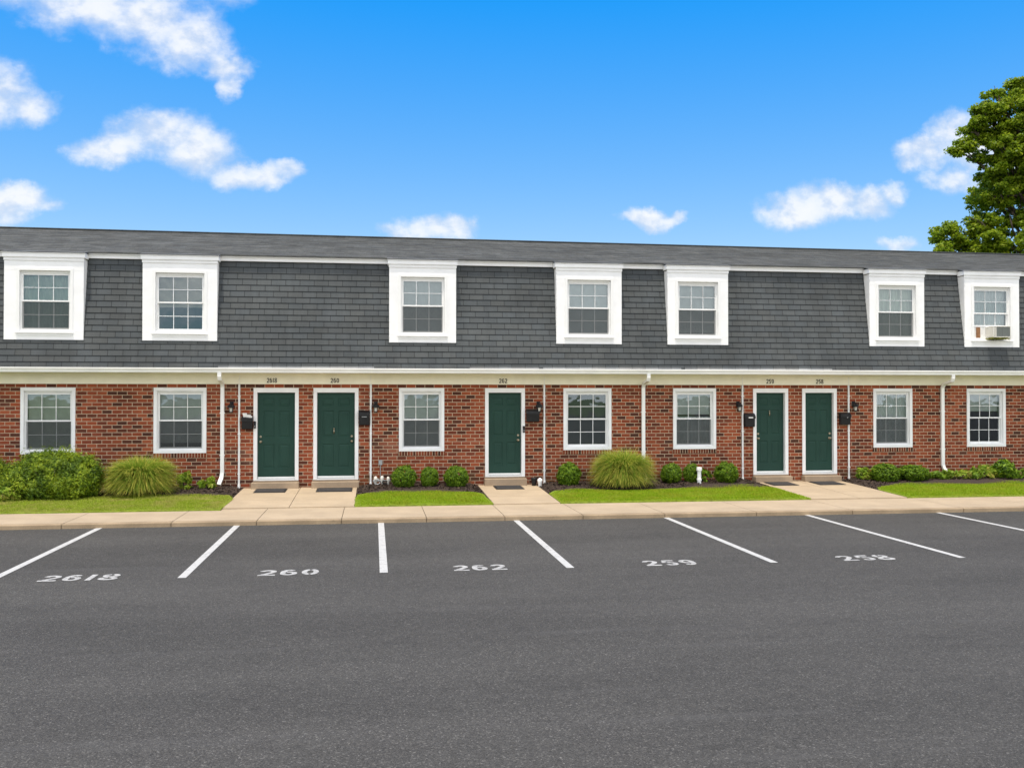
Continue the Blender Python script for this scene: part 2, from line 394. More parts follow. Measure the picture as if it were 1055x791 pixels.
def blades(base, length, width, lean, head, seg=3, droop=1.0, r=rng):
    """curved tapered strips. base (n,3); lean = final outward angle; head = azimuth"""
    n = len(base); V = []; U = []
    side = np.stack([-np.sin(head), np.cos(head), np.zeros(n)], 1)
    p = base.copy(); ang0 = lean*0.25
    for i in range(seg+1):
        t = i/seg
        w = (width*(1-t)**0.7+0.0006)[:, None]/2 if np.ndim(width) else width*((1-t)**0.7+0.03)/2
        V.append(p-side*w); V.append(p+side*w); U += [np.full(n, t)]*2
        a = ang0+(lean-ang0)*(t**1.0)*droop
        d = np.stack([np.sin(a)*np.cos(head), np.sin(a)*np.sin(head), np.cos(a)], 1)
        p = p+d*(length/seg)[:, None]
    V = np.stack(V, 1).reshape(-1, 3); k = 2*(seg+1)
    uvv = np.stack(U, 1).reshape(-1); uv = np.stack([np.full_like(uvv, 0.5), uvv], 1)
    b0 = (np.arange(n)*k)[:, None]
    F = np.concatenate([b0+np.array([[2*i, 2*i+1, 2*i+3, 2*i+2]]) for i in range(seg)], 1).reshape(-1, 4)
    return V, F, uv

# ------------------------------------------------------------------ layout (metres; facade along X at Y = D)
D = 23.69
XL, XR = -13.5, 22.5
KERB = 18.45
def gz(y): return 0.085+0.125*min(1, max(0, (y-19.8)/3.7))
WALKS = [(-3.07, -0.40), (2.54, 3.98), (9.70, 12.0)]

# ground, lot
MB().quad((-600,-600,-0.06),(600,-600,-0.06),(600,900,-0.06),(-600,900,-0.06)).build('ground', M['field'])['kind'] = 'structure'
lot = MB().quad((-90,-70,0),(90,-70,0),(90,KERB,0),(-90,KERB,0)).build('parking_lot', M['asphalt']); lot['kind'] = 'structure'
LX = [-4.945, -2.511, 0.138, 2.728, 5.727, 8.668, 11.527, 14.3, -7.6, -10.3]
for x in LX:
    b = MB(); w = 0.055
    y0, y1 = KERB-5.2, KERB+0.0
    n = 24
    for i in range(n):
        a, c = y0+(y1-y0)*i/n, y0+(y1-y0)*(i+1)/n
        b.quad((x-w, a, .004), (x+w, a, .004), (x+w, c, .004), (x-w, c, .004))
    b.build('parking_line', M['paint'], lot)

def digit_strokes(ch, w, h, t):
    """centre lines of a stencilled digit in a w x h box, stroke width t"""
    x0, x1, y0, y1 = t/2, w-t/2, t/2, h-t/2; cx = w/2; rx = (x1-x0)/2
    def arc(c, r, a0, a1, n=18): return [(c[0]+r[0]*math.cos(R(a0+(a1-a0)*i/n)), c[1]+r[1]*math.sin(R(a0+(a1-a0)*i/n))) for i in range(n+1)]
    ry = (y1-y0)/2; cy = h/2; lo = y0+ry*.60; lr = ry*.60
    six = arc((cx, cy+ry*.1), (rx, ry*.9), 48, 180, 12)[:-1]+arc((cx, lo), (rx, lr), 180, 478, 26)
    if ch == '0': return [arc((cx, cy), (rx, ry), 82, -82), arc((cx, cy), (rx, ry), 98, 262)]
    if ch == '1': return [[(cx, 0), (cx, h)]]
    if ch == '2':
        a = arc((cx, y1-ry*.52), (rx, ry*.52), 172, -28, 16)
        return [a+[(x0+rx*.75, y0+ry*.42), (x0+rx*.12, t*1.12)], [(0, y0), (w, y0)]]
    if ch == '5': return [[(x0+rx*.1, y1), (w*.97, y1)], [(x0+t*.25, y1-t*.62), (x0+t*.05, cy+ry*.02)], arc((cx, y0+ry*.58), (rx, ry*.58), 128, -150, 22)]
    if ch == '6': return [six]
    if ch == '9': return [[(w-x, h-y) for x, y in six]]
    if ch == '8':
        g = t*.56; ru = (y1-y0)*.22; rl = (y1-y0-2*ru-2*g)/2
        return [arc((cx, y1-ru), (rx*.86, ru), 80, -260, 26), arc((cx, y0+rl), (rx, rl), 100, 440, 26)]
def text_mesh(txt, name, height, width, mat, parent, place, extrude=0.0, stroke=0.16):
    n = sum(.55 if c == '1' else 1 for c in txt); dw = width/(n+.24*(len(txt)-1)); t = height*stroke; b = MB(); x = -width/2; off = 0
    for ch in txt:
        w = dw*(.55 if ch == '1' else 1)
        for st in digit_strokes(ch, w, height, t*(.72 if ch == '8' else 1)):
            P = [Vector(p) for p in st]; L = []; Rr = []
            for k, p in enumerate(P):
                d = (P[min(k+1, len(P)-1)]-P[max(k-1, 0)]).normalized(); nrm = Vector((-d.y, d.x))*t/2
                L.append(p+nrm); Rr.append(p-nrm)
            m = len(P); f = lambda q, z: tuple(place(x+q.x, q.y-height/2, z))
            vs = [f(q, extrude) for q in L]+[f(q, extrude) for q in Rr]
            fs = [(k+m, k+m+1, k+1, k) for k in range(m-1)]
            if extrude:
                vs += [f(q, 0) for q in L]+[f(q, 0) for q in Rr]
                fs += [(k, k+1, k+1+2*m, k+2*m) for k in range(m-1)]+[(k+m+1, k+m, k+3*m, k+1+3*m) for k in range(m-1)]+[(0, 2*m, 3*m, m), (m-1, 2*m-1, 4*m-1, 3*m-1)]
            b.add(vs, fs)
        x += w+dw*.24
    return b.build(name, mat, parent)
for s, x, w in [('2618', -3.84, 0.97), ('260', -1.14, 0.80), ('262', 1.47, 0.74), ('259', 4.22, 0.76), ('258', 7.22, 0.82), ('2', 10.16, 0.24)]:
    text_mesh(s, 'stall_number', 0.41, w, M['paint_worn'], lot, lambda a, c, z, x=x: Vector((x+a, 13.45+c, 0.0045)), stroke=.175)

# sidewalk slabs, kerb
sw = empty('sidewalk', (0, KERB, 0), kind='structure')
b = MB(); jx = [-12.9, -11.1, -9.2, -7.55, -5.6, -3.69, -2.16, -0.60, 1.0, 2.51, 4.05, 5.7, 7.6, 9.65, 12.1, 13.9, 15.8, 17.7, 19.6]
jx = [-60, -40, -25, -17] + jx + [24, 40, 60]
G = 0.006
FRONT = KERB+0.16
for i in range(len(jx)-1):
    x0, x1 = jx[i]+G, jx[i+1]-G
    if abs(jx[i]+3.69) < .01:
        b.box(x0, -3.07, FRONT+0.004, 20.18, -0.03, 0.085); b.box(-3.07, x1, FRONT+0.004, 20.42, -0.03, 0.085)
    else: b.box(x0, x1, FRONT+0.004, 20.18 if x0 < -3.7 else 20.42, -0.03, 0.085)
for x0, x1 in WALKS:
    ys = [20.42, 21.55, 22.62, D+0.02]
    xm = [x0, (x0+x1)/2, x1] if x1-x0 > 1.8 else [x0, x1]
    for i in range(3):
        for j in range(len(xm)-1):
            a, c, xa, xb = ys[i]+G, ys[i+1]-G, xm[j]+(G if j else 0), xm[j+1]-(G if j+1 < len(xm)-1 else 0)
            za, zc = gz(a), gz(c)
            b.add([(xa,a,-.03),(xb,a,-.03),(xb,c,-.03),(xa,c,-.03),(xa,a,za),(xb,a,za),(xb,c,zc),(xa,c,zc)],
                  [(4,5,6,7),(0,1,5,4),(1,2,6,5),(2,3,7,6),(3,0,4,7)])
b.build('slab', M['walk'], sw)
b = MB()
for i in range(len(jx)-1): b.box(jx[i]+G*.6, jx[i+1]-G*.6, KERB, FRONT, -0.05, 0.084)
b.build('kerb', M['kerb'], sw, bevel=0.018)
b = MB(); b.box(-60, 60, KERB+0.02, 20.3, -0.05, 0.06)
for x0, x1 in WALKS:
    b.add([(x0+.02,20.2,.06),(x1-.02,20.2,.06),(x1-.02,D,gz(D)-.02),(x0+.02,D,gz(D)-.02)], [(0,1,2,3)])
b.build('joint_bed', M['joint'], sw)

# planting strips: mulch sheet with height
def smooth(t): t = max(0, min(1, t)); return t*t*(3-2*t)
from mathutils import noise as mn_
def bedz(x, y):
    e = 1.0
    for x0, x1 in WALKS: e = min(e, smooth(min(abs(x-x0), abs(x-x1))/0.35))
    k = smooth((y-21.9)/0.9)*e
    return gz(y)-0.012*(1-k)+k*(0.055+0.03*mn_.noise((x*1.5, y*2.2, 0.3)))
strips = [(XL-6, WALKS[0][0]), (WALKS[0][1], WALKS[1][0]), (WALKS[1][1], WALKS[2][0]), (WALKS[2][1], XR+6)]
bed = MB(); st = 0.09
for x0, x1 in strips:
    nx = max(2, int((x1-x0)/st)); ys = np.linspace(20.19 if x1 < -3 else 20.43, D+0.02, 36); o = len(bed.v)
    for j, y in enumerate(ys):
        for i in range(nx+1):
            x = x0+(x1-x0)*i/nx; bed.v.append((x, float(y), bedz(x, y)+0.008*mn_.noise((x*17, y*17, 1.1))))
    for j in range(len(ys)-1):
        for i in range(nx):
            a = o+j*(nx+1)+i; bed.f.append((a, a+1, a+nx+2, a+nx+1)); bed.mi.append(0)
bo = bed.build('mulch_bed', M['mulch'], smooth=True); bo['kind'] = 'structure'

# lawns: outline polygons (front edge first)
def ipt(poly, X, Y):
    ins = np.zeros(len(X), bool); n = len(poly)
    for i in range(n):
        x1, y1 = poly[i]; x2, y2 = poly[(i+1) % n]
        c = ((y1 > Y) != (y2 > Y)) & (X < (x2-x1)*(Y-y1)/(y2-y1+1e-12)+x1); ins ^= c
    return ins
LAWNS = [
 ([(XL-6, 20.185), (-9, 20.185), (-7.19, 20.185), (-3.08, 20.185), (-3.04, 21.7), (-3.2, 22.30), (-3.59, 22.50), (-4.72, 22.62), (-5.6, 22.55), (-6.3, 22.3), (-8.3, 22.45), (XL-6, 22.4)],
  'sun bleached strip of lawn in front of the big spreading shrub and left grass tuft'),
 ([(-0.39, 20.425), (2.53, 20.425), (2.46, 22.0), (2.30, 22.27), (1.91, 22.45), (1.4, 22.60), (0.91, 22.64), (0.3, 22.58), (-0.11, 22.42), (-0.35, 22.1), (-0.40, 21.5)],
  'short rounded patch of lawn in front of three clipped round shrubs'),
 ([(3.99, 20.425), (9.69, 20.425), (9.68, 22.16), (9.45, 22.75), (8.9, 23.0), (8.3, 22.85), (7.29, 22.43), (6.6, 22.25), (5.82, 22.22), (5.1, 22.45), (4.6, 22.58), (4.2, 22.3), (3.99, 21.79)],
  'long curved lawn below the tall round grass tuft and white vent pipe'),
 ([(12.01, 20.425), (14.78, 20.425), (XR+6, 20.425), (XR+6, 22.95), (16.8, 22.92), (14.05, 22.95), (12.99, 22.7), (12.2, 22.05), (12.02, 21.7)],
  'wide bright lawn at the foot of the low leafy bed, right of the last walkway')]
for poly, label in LAWNS:
    xs = [p[0] for p in poly]; ys = [p[1] for p in poly]
    area = (max(xs)-min(xs))*(max(ys)-min(ys))
    n = int(area*4200)
    X = rng.uniform(min(xs)-.02, max(xs)+.02, n); Y = rng.uniform(min(ys)-.02, max(ys)+.02, n)
    k = ipt(poly, X+rng.normal(0, .02, n), Y+rng.normal(0, .02, n)) & (X > -10.5) & (X < 19.5)
    X, Y = X[k], Y[k]; n = len(X)
    base = np.stack([X, Y, np.array([gz(y)+0.008 for y in Y])], 1)
    hgt = 0.048*rng.uniform(0.55, 1.25, n)*np.array([0.85+0.5*mn_.noise((x*1.3, y*1.3, 5)) for x, y in zip(X, Y)])
    edge = np.full(n, 9.0)
    for (ax, ay), (bx, by) in zip(poly, poly[1:]+poly[:1]):
        L2 = (bx-ax)**2+(by-ay)**2+1e-9; tt = np.clip(((X-ax)*(bx-ax)+(Y-ay)*(by-ay))/L2, 0, 1)
        edge = np.minimum(edge, np.hypot(X-ax-tt*(bx-ax), Y-ay-tt*(by-ay)))
    hgt = hgt*(0.42+0.58*np.clip(edge/0.16, 0, 1))      # trimmed shorter along the edges
    V, F, uv = blades(base, hgt, np.full(n, 0.011), rng.uniform(0.3, 1.25, n), rng.uniform(0, 6.28, n), 2)
    o = np_mesh('lawn', V, F, M['dry_lawn' if poly[0][0] < -9 else 'lawn'], uv=uv); tag(o, kind='stuff'); o['label'] = label; o['category'] = 'grass'
    # the turf the blades stand in: second material, same object's child sheet
    sh = MB(); sh.add([(x, y, gz(y)+0.012) for x, y in poly], [tuple(range(len(poly)))])
    n_ = len(poly)
    sh.add([(x, y, gz(y)+0.012) for x, y in poly]+[(x, y, gz(y)-0.05) for x, y in poly], [(i, i+n_, (i+1) % n_+n_, (i+1) % n_) for i in range(n_)])
    t = sh.build('turf', M['turf'], o)

# bark chips
n = 16000
X = rng.uniform(-9, 18, n); Y = rng.uniform(22.0, D-.02, n); ok = np.ones(n, bool)
for poly, _ in LAWNS: ok &= ~ipt(poly, X, Y)
for x0, x1 in WALKS: ok &= ~((X > x0-.03) & (X < x1+.03))
X, Y = X[ok], Y[ok]
C = np.stack([X, Y, np.array([bedz(x, y)+0.012 for x, y in zip(X, Y)])], 1)
V, F = leaf_cloud(C, np.tile([0, 0, 1.0], (len(C), 1)), 0.03, 2.2, 0.5)
tag(np_mesh('bark_chips', V, F, M['chip']), 'dark brown bark chips scattered over the planting beds', 'mulch', kind='stuff')

# ------------------------------------------------------------------ the building
B = empty('townhouse_row', (4.0, D, 0.0), 'long two storey brick townhouse row with grey mansard roof and white dormers', 'building')
WIN = [(-8.098, -6.889), (-5.142, -3.936), (0.606, 1.714), (4.696, 5.928), (7.537, 8.676), (12.976, 14.076), (15.635, 16.762)]
WZ0, WZ1 = 1.053, 2.603
DOOR = [(-2.850, -1.791, 0.38), (-1.445, -0.369, 0.385), (2.723, 3.722, 0.405), (9.672, 10.622, 0.38), (11.005, 11.958, 0.38)]
DZ1 = 2.600
# brick wall with openings
ops = [(a, c, WZ0, WZ1) for a, c in WIN]+[(a, c, z, DZ1) for a, c, z in DOOR]
xs = sorted({XL, XR, *[o[0] for o in ops], *[o[1] for o in ops]}); zs = sorted({-0.2, 2.72, *[o[2] for o in ops], *[o[3] for o in ops]})
w = MB()
for i in range(len(xs)-1):
    for j in range(len(zs)-1):
        cx, cz = (xs[i]+xs[i+1])/2, (zs[j]+zs[j+1])/2
        if any(o[0] < cx < o[1] and o[2] < cz < o[3] for o in ops): continue
        w.quad((xs[i], D, zs[j]), (xs[i+1], D, zs[j]), (xs[i+1], D, zs[j+1]), (xs[i], D, zs[j+1]))
for a, c, z0, z1 in ops:                       # brick reveals
    y = D+0.10
    w.quad((a,D,z0),(a,D,z1),(a,y,z1),(a,y,z0)); w.quad((c,D,z1),(c,D,z0),(c,y,z0),(c,y,z1))
    w.quad((a,D,z1),(c,D,z1),(c,y,z1),(a,y,z1)); w.quad((c,D,z0),(a,D,z0),(a,y,z0),(c,y,z0))
w.quad((XL,D+10,-.2),(XL,D,-.2),(XL,D,2.72),(XL,D+10,2.72)); w.quad((XR,D,-.2),(XR,D+10,-.2),(XR,D+10,2.72),(XR,D,2.72))
w.quad((XR,D+10,-.2),(XL,D+10,-.2),(XL,D+10,2.72),(XR,D+10,2.72))
w.build('brick_wall', M['brick'], B)
# rooms behind: floors and inner partitions keep the interior dark and real
r_ = MB()
r_.box(XL+.05, XR-.05, D+.15, D+9.9, 0.2, 0.3); r_.box(XL+.05, XR-.05, D+.12, D+9.9, 2.80, 2.95); r_.box(XL+.05, XR-.05, D+.2, D+9.9, 5.5, 5.55)
for x in (-5.9, -1.6, 2.2, 6.75, 10.8, 14.9, 19): r_.box(x-.06, x+.06, D+.16, D+9.9, .31, 2.79); r_.box(x-.06, x+.06, D+.3, D+9.9, 2.96, 5.49)
r_.box(XL+.05, XR-.05, D+3.6, D+3.7, .31, 2.79); r_.box(XL+.05, XR-.05, D+3.6, D+3.7, 2.96, 5.49)
r_.build('inner_walls', M['dark_room'], B)

# eave: frieze board, soffit, gutter
f = MB(); f.box(XL, XR, D-0.03, D, 2.69, 2.955); f.box(XL, XR, D-0.045, D-0.03, 2.905, 2.952)
f.build('frieze_board', M['cream'], B)
f = MB(); f.box(XL-.1, XR+.1, D-0.47, D+0.03, 2.958, 2.975); f.box(XL-.1, XR+.1, D-0.49, D-0.471, 2.945, 3.05)
f.build('soffit', M['cream'], B)
g = MB()                                       # ogee gutter section swept along X
prof = [(-.492, 2.945), (-.545, 2.945), (-.558, 2.965), (-.562, 2.995), (-.58, 3.02), (-.59, 3.05), (-.58, 3.058), (-.572, 3.05), (-.555, 3.0), (-.55, 2.962), (-.492, 2.955)]
seg = [XL-.1, -6.1, -0.05, 6.0, 12.1, 18.2, XR+.1]
for a, c in zip(seg[:-1], seg[1:]):
    n = len(prof)
    g.add([(a+.002, D+y, z) for y, z in prof]+[(c-.002, D+y, z) for y, z in prof],
          [(i, i+n, (i+1) % n+n, (i+1) % n) for i in range(n)]+[tuple(range(n)), tuple(range(2*n-1, n-1, -1))])
g.build('gutter', M['gutter'], B)

# mansard: stepped courses of shingles, cut out behind the dormers
DORM = [(-8.34, -6.615), (-5.32, -3.64), (0.36, 1.972), (4.446, 6.10), (7.28, 8.866), (12.68, 14.205), (15.34, 16.91)]
DF = D-0.37; DB, DT = 3.69, 5.56
def my(z): return DF+0.004+(z-DB)*0.162
ms = MB(); pale = MB(); z = ZM0; row = 0
cuts = sorted([(a+.02, c-.02) for a, c in DORM])
while z < 5.64:
    z1 = min(z+HM, 5.66)
    segs = [(XL, XR)]
    if z >= 3.7:
        segs = []; x = XL
        for a, c in cuts: segs.append((x, a)); x = c
        segs.append((x, XR))
    for a, c in segs:
        n = max(1, int((c-a)/0.9)); ex = np.linspace(a, c, n+1); dz = [0]*(n+1)
        if row > 0: dz = [0.004*mn_.noise((float(q)*2.1, row*3.3, 0)) for q in ex]
        for i in range(n):
            p0, p1 = ex[i], ex[i+1]
            t = 0.015+0.003*mn_.noise((p0*1.7, row*2.0, 4))
            ms.quad((p0, my(z)-t, z+dz[i]), (p1, my(z)-t, z+dz[i+1]), (p1, my(z1), z1+.004), (p0, my(z1), z1+.004))
            ms.quad((p0, my(z)+.004, z+dz[i]), (p1, my(z)+.004, z+dz[i+1]), (p1, my(z)-t, z+dz[i+1]), (p0, my(z)-t, z+dz[i]))
    z = z1; row += 1
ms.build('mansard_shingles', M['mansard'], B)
pale_all = [(-3.6, 0.0), (2.3, 4.0), (4.1, 7.6), (7.7, 11.6)]   # paler strips along the starter course just over the gutter
for a, c in pale_all:
    pale = MB()
    zz = ZM0+0.055; y0, y1 = my(ZM0)-0.016, my(zz)-0.012
    pale.quad((a, y0, ZM0+.002), (c, y0, ZM0+.002), (c, y1, zz), (a, y1, zz))
    pale.quad((a, y1, zz), (c, y1, zz), (c, y1+.02, zz), (a, y1+.02, zz))
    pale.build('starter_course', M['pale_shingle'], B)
# back and ends of the upper storey
e = MB()
for x, s in ((XL, 1), (XR, -1)):
    pts = [(x, my(ZM0), ZM0-.1), (x, D+10.2, ZM0-.1), (x, D+10.0, 5.66), (x, D+5, 7.07), (x, my(5.66), 5.66)]
    e.add(pts if s < 0 else pts[::-1], [(0,1,2,3,4)])
e.quad((XR,D+10.2,2.9),(XL,D+10.2,2.9),(XL,D+10,5.7),(XR,D+10,5.7))
e.build('gable_wall', M['mansard'], B)
# top fascia between dormers
x = XL
for a, c in sorted(DORM)+[(XR, XR)]:
    y = my(5.6)
    if a > x: f = MB(); f.box(x, a-.03 if a < XR else a, y-0.055, y+.1, 5.615, 5.735); f.box(x, a-.03 if a < XR else a, y-0.085, y-.0552, 5.695, 5.737)
    if a > x: f.build('fascia_board', M['white'], B)
    x = c+.03
# upper roof, stepped courses, slight fall of the ridge to the right as in the old building
def rz(x, t): 
    zr = 7.105-0.0036*(x+9)
    y0 = my(5.6)-0.13; y = y0+(D+5-y0)*t
    return y, 5.745+(zr-5.745)*t
rf = MB(); NR = 34
exx = np.linspace(XL-.15, XR+.15, 42)
def roof_row(x0, x1, t0, t1):
    for i in range(len(exx)-1):
        a, c = max(x0, exx[i]), min(x1, exx[i+1])
        if c-a < 1e-4: continue
        p = [rz(a, t0), rz(c, t0), rz(c, t1), rz(a, t1)]
        j0, j1 = 0.010+.003*mn_.noise((a*1.3, t0*40, 2)), 0.010+.003*mn_.noise((c*1.3, t0*40, 2))
        rf.quad((a, p[0][0], p[0][1]+j0), (c, p[1][0], p[1][1]+j1), (c, p[2][0], p[2][1]), (a, p[3][0], p[3][1]))
        rf.quad((a, p[0][0], p[0][1]-.002), (c, p[1][0], p[1][1]-.002), (c, p[1][0], p[1][1]+j1), (a, p[0][0], p[0][1]+j0))
for k in range(NR): roof_row(XL-.15, XR+.15, k/NR, (k+1)/NR)
for a, c in DORM:                                # roof lips carried out over each dormer
    y0, z0 = DF-0.075, 5.700; y1, z1 = rz((a+c)/2, 0.012)
    rf.quad((a-.05, y0, z0), (c+.05, y0, z0), (c+.05, y1, z1+.004), (a-.05, y1, z1+.004))
    rf.quad((a-.05, y0, z0-.014), (c+.05, y0, z0-.014), (c+.05, y0, z0), (a-.05, y0, z0))
    for xx in (a-.05, c+.05): rf.quad((xx, y0, z0-.014), (xx, y0, z0), (xx, y1, z1), (xx, y1, z1-.03))
y0, z0 = rz(0, 0)
rf.box(XL-.15, XR+.15, y0, y0+.02, z0-.016, z0-.004); rf.quad((XL-.15, y0, z0-.0165), (XR+.15, y0, z0-.0165), (XR+.15, y0+.14, z0-.0165), (XL-.15, y0+.14, z0-.0165))
zl, zr = rz(XL, 1)[1], rz(XR, 1)[1]
rf.quad((XR+.15, D+10.3, 5.7), (XL-.15, D+10.3, 5.7), (XL-.15, D+5, zl), (XR+.15, D+5, zr))
rf.build('roof', M['roof'], B)
rc = MB(); rc.sweep([(x, D+5, rz(x, 1)[1]+.004) for x in (XL-.15, XR+.15)], 0.30, 0.03, up=(0,1,0)); rc.build('ridge_cap', M['mansard'], B)

def slats(x0, x1, z0, z1, y, pitch=0.032):
    b = MB(); z = z1
    while z > z0:
        b.quad((x0, y, z-pitch*1.02), (x1, y, z-pitch*1.02), (x1, y+.012, z), (x0, y+.012, z)); z -= pitch
    return b
def curtain(x0, x1, z0, z1, y, k=0):
    b = MB(); n = 60; xs = np.linspace(x0, x1, n+1); f = [y+.014*math.sin(i*0.9+k)+.008*math.sin(i*0.37+k*2) for i in range(n+1)]
    for i in range(n): b.quad((xs[i], f[i], z0), (xs[i+1], f[i+1], z0), (xs[i+1], f[i+1], z1), (xs[i], f[i], z1))
    return b

def sash_set(parent, x0, x1, z0, z1, yf, screen=True, cover=('slats', 'b_white', 0.0), rail=0.035, mun=0.0145, open_lower=0.0):
    """double-hung pair inside the clear opening x0..x1, z0..z1; yf = outer face of the upper sash"""
    zm = (z0+z1)/2+0.01
    u = MB(); u.ring(x0, x1, zm-.018, z1, rail, rail, .036, rail+.012, yf, yf+.03)
    gx0, gx1, gz0, gz1 = x0+rail, x1-rail, zm+.018, z1-rail-.012
    def grid(b, a, c, p, q, y):
        for k in (1, 2): xx = a+(c-a)*k/3; b.box(xx-mun/2, xx+mun/2, y+.004, y+.02, p, q)
        zz = (p+q)/2
        for k in range(3): b.box(a+(c-a)*k/3+(mun/2 if k else 0), a+(c-a)*(k+1)/3-(mun/2 if k < 2 else 0), y+.0045, y+.0195, zz-mun/2, zz+mun/2)
    grid(u, gx0, gx1, gz0, gz1, yf); u.build('sash', M['vinyl'], parent)
    MB().quad((gx0, yf+.012, gz0), (gx1, yf+.012, gz0), (gx1, yf+.012, gz1), (gx0, yf+.012, gz1)).build('pane', M['glass'], parent)
    yl = yf+.034; d = open_lower
    l = MB(); l.ring(x0, x1, z0+d, zm+.018+d, rail, rail, rail+.01, .036, yl, yl+.03)
    hx0, hx1, hz0, hz1 = x0+rail, x1-rail, z0+rail+.01+d, zm-.018+d
    grid(l, hx0, hx1, hz0, hz1, yl); l.build('sash', M['vinyl'], parent)
    MB().quad((hx0, yl+.012, hz0), (hx1, yl+.012, hz0), (hx1, yl+.012, hz1), (hx0, yl+.012, hz1)).build('pane', M['glass'], parent)
    if screen:
        MB().quad((x0+.012, yf+.008, z0+.01), (x1-.012, yf+.008, z0+.01), (x1-.012, yf+.008, zm-.02), (x0+.012, yf+.008, zm-.02)).build('insect_screen', M['screen'], parent)
    kind, mt, lift = cover
    if kind == 'slats': slats(x0+.01, x1-.01, z0+lift, z1, yl+.07).build('blind', M[mt], parent)
    elif kind == 'curtain': curtain(x0, x1, z0+lift, z1, yl+.09, x0).build('curtain', M[mt], parent)
    elif kind == 'gap':
        slats(x0+.01, x1-.01, zm+.12, z1, yl+.07).build('blind', M[mt], parent)
        curtain(x0, x1, z0, zm+.05, yl+.10, x0).build('curtain', M[mt], parent)
    return zm

covers = [(True, ('slats', 'b_sage', 0)), (True, ('slats', 'b_grey', 0.16)), (True, ('slats', 'b_white', 0)), (False, ('slats', 'b_dark', 0)),
          (True, ('gap', 'b_white', 0)), (True, ('curtain', 'b_white', 0)), (False, ('slats', 'b_white', 0.86))]
for (a, c), (scr, cov) in zip(WIN, covers):
    fr = MB(); fr.ring(a, c, WZ0, WZ1, .078, .078, .072, .085, D-.022, D+.085)
    fr.ring(a+.078, c-.078, WZ0+.072, WZ1-.085, .028, .028, .03, .04, D+.035, D+.16)
    wo = fr.build('window', M['white'], B, bevel=0.006)
    sash_set(wo, a+.106, c-.106, WZ0+.102, WZ1-.125, D+.055, scr, cov, rail=.027)
    s = MB(); s.box(a-.02, c+.02, D-.024, D-.001, WZ0-.105, WZ0-.002)
    s.build('brick_sill', M['soldier'], wo, bevel=0.004)

# dormers
dcov = [(True, ('curtain', 'b_sage', 0)), (False, ('slats', 'b_beige', 0.55)), (True, ('slats', 'b_grey', 0.0)), (True, ('slats', 'b_white', 0)),
        (True, ('slats', 'b_grey', 0.1)), (True, ('curtain', 'b_sage', 0)), (False, ('curtain', 'b_white', 0.0))]
for di, ((a, c), (scr, cov)) in enumerate(zip(DORM, dcov)):
    xm = (a+c)/2; hw = 0.5*(1.10 if c-a > 1.62 else 1.05)
    if di == 0: xm = -7.455
    o0, o1, oz0, oz1 = xm-hw, xm+hw, 3.872, 5.275
    d = MB(); yb = D+0.30
    d.ring(a, c, DB, DT, o0-a, c-o1, oz0-DB, DT-oz1, DF-.012, DF+.02)          # front boards
    yq = my(5.62)+.06
    for x0, x1 in ((a+.004, a+.024), (c-.024, c-.004)):                       # cheeks
        d.add([(x0,DF+.02,DB),(x1,DF+.02,DB),(x1,DF+.06,DB),(x0,DF+.06,DB),(x0,DF+.02,DT),(x1,DF+.02,DT),(x1,yq,DT),(x0,yq,DT)],
              [(0,3,2,1),(4,5,6,7),(0,1,5,4),(1,2,6,5),(2,3,7,6),(3,0,4,7)])
    d.box(a+.03, c-.03, DF+.02, D+.4, DT-.02, DT)                             # head
    for xx in (o0-.012, o1): d.box(xx, xx+.012, DF+.021, DF+.40, oz0, oz1)     # jamb linings
    d.box(o0, o1, DF+.021, DF+.30, oz1, oz1+.012); d.box(o0, o1, DF+.021, DF+.30, oz0-.012, oz0)
    do = d.build('dormer', M['white'], B, bevel=0.004)
    k = MB(); k.box(a-.035, c+.035, DF-.05, DF+.25, 5.572, 5.665); k.box(a-.048, c+.048, DF-.066, DF+.25, 5.6655, 5.684); k.box(a-.012, c+.012, DF-.028, DF-.0125, 5.50, 5.5715)
    k.build('cornice', M['white'], do, bevel=0.006)
    fr = MB(); fr.ring(o0-.06, o1+.06, oz0-.001, oz1+.06, .06, .06, .001, .06, DF-.030, DF-.0125)   # casing moulding
    fr.ring(o0+.002, o1-.002, oz0+.001, oz1-.002, .032, .032, .06, .055, DF+.035, DF+.10)
    fr.build('window_frame', M['vinyl'], do, bevel=0.004)
    s = MB(); s.box(o0-.075, o1+.075, DF-.055, DF+.03, oz0-.034, oz0-.002); s.box(o0-.05, o1+.05, DF-.026, DF-.0125, oz0-.09, oz0-.0345)
    s.build('window_sill', M['white'], do, bevel=0.005)
    op = 0.30 if di == 6 else 0.0
    sash_set(do, o0+.034, o1-.034, oz0+.061, oz1-.057, DF+.05, scr, cov, rail=.03, open_lower=op)
    bl = MB(); bl.box(a-.03, c+.03, DF-.02, my(DB-.02)-.001, DB-.024, DB-.003)
    bl.build('base_flashing', M['mansard'], do)
    if di == 6: AC = (xm, o0+.034, o1-.034, oz0+.061)

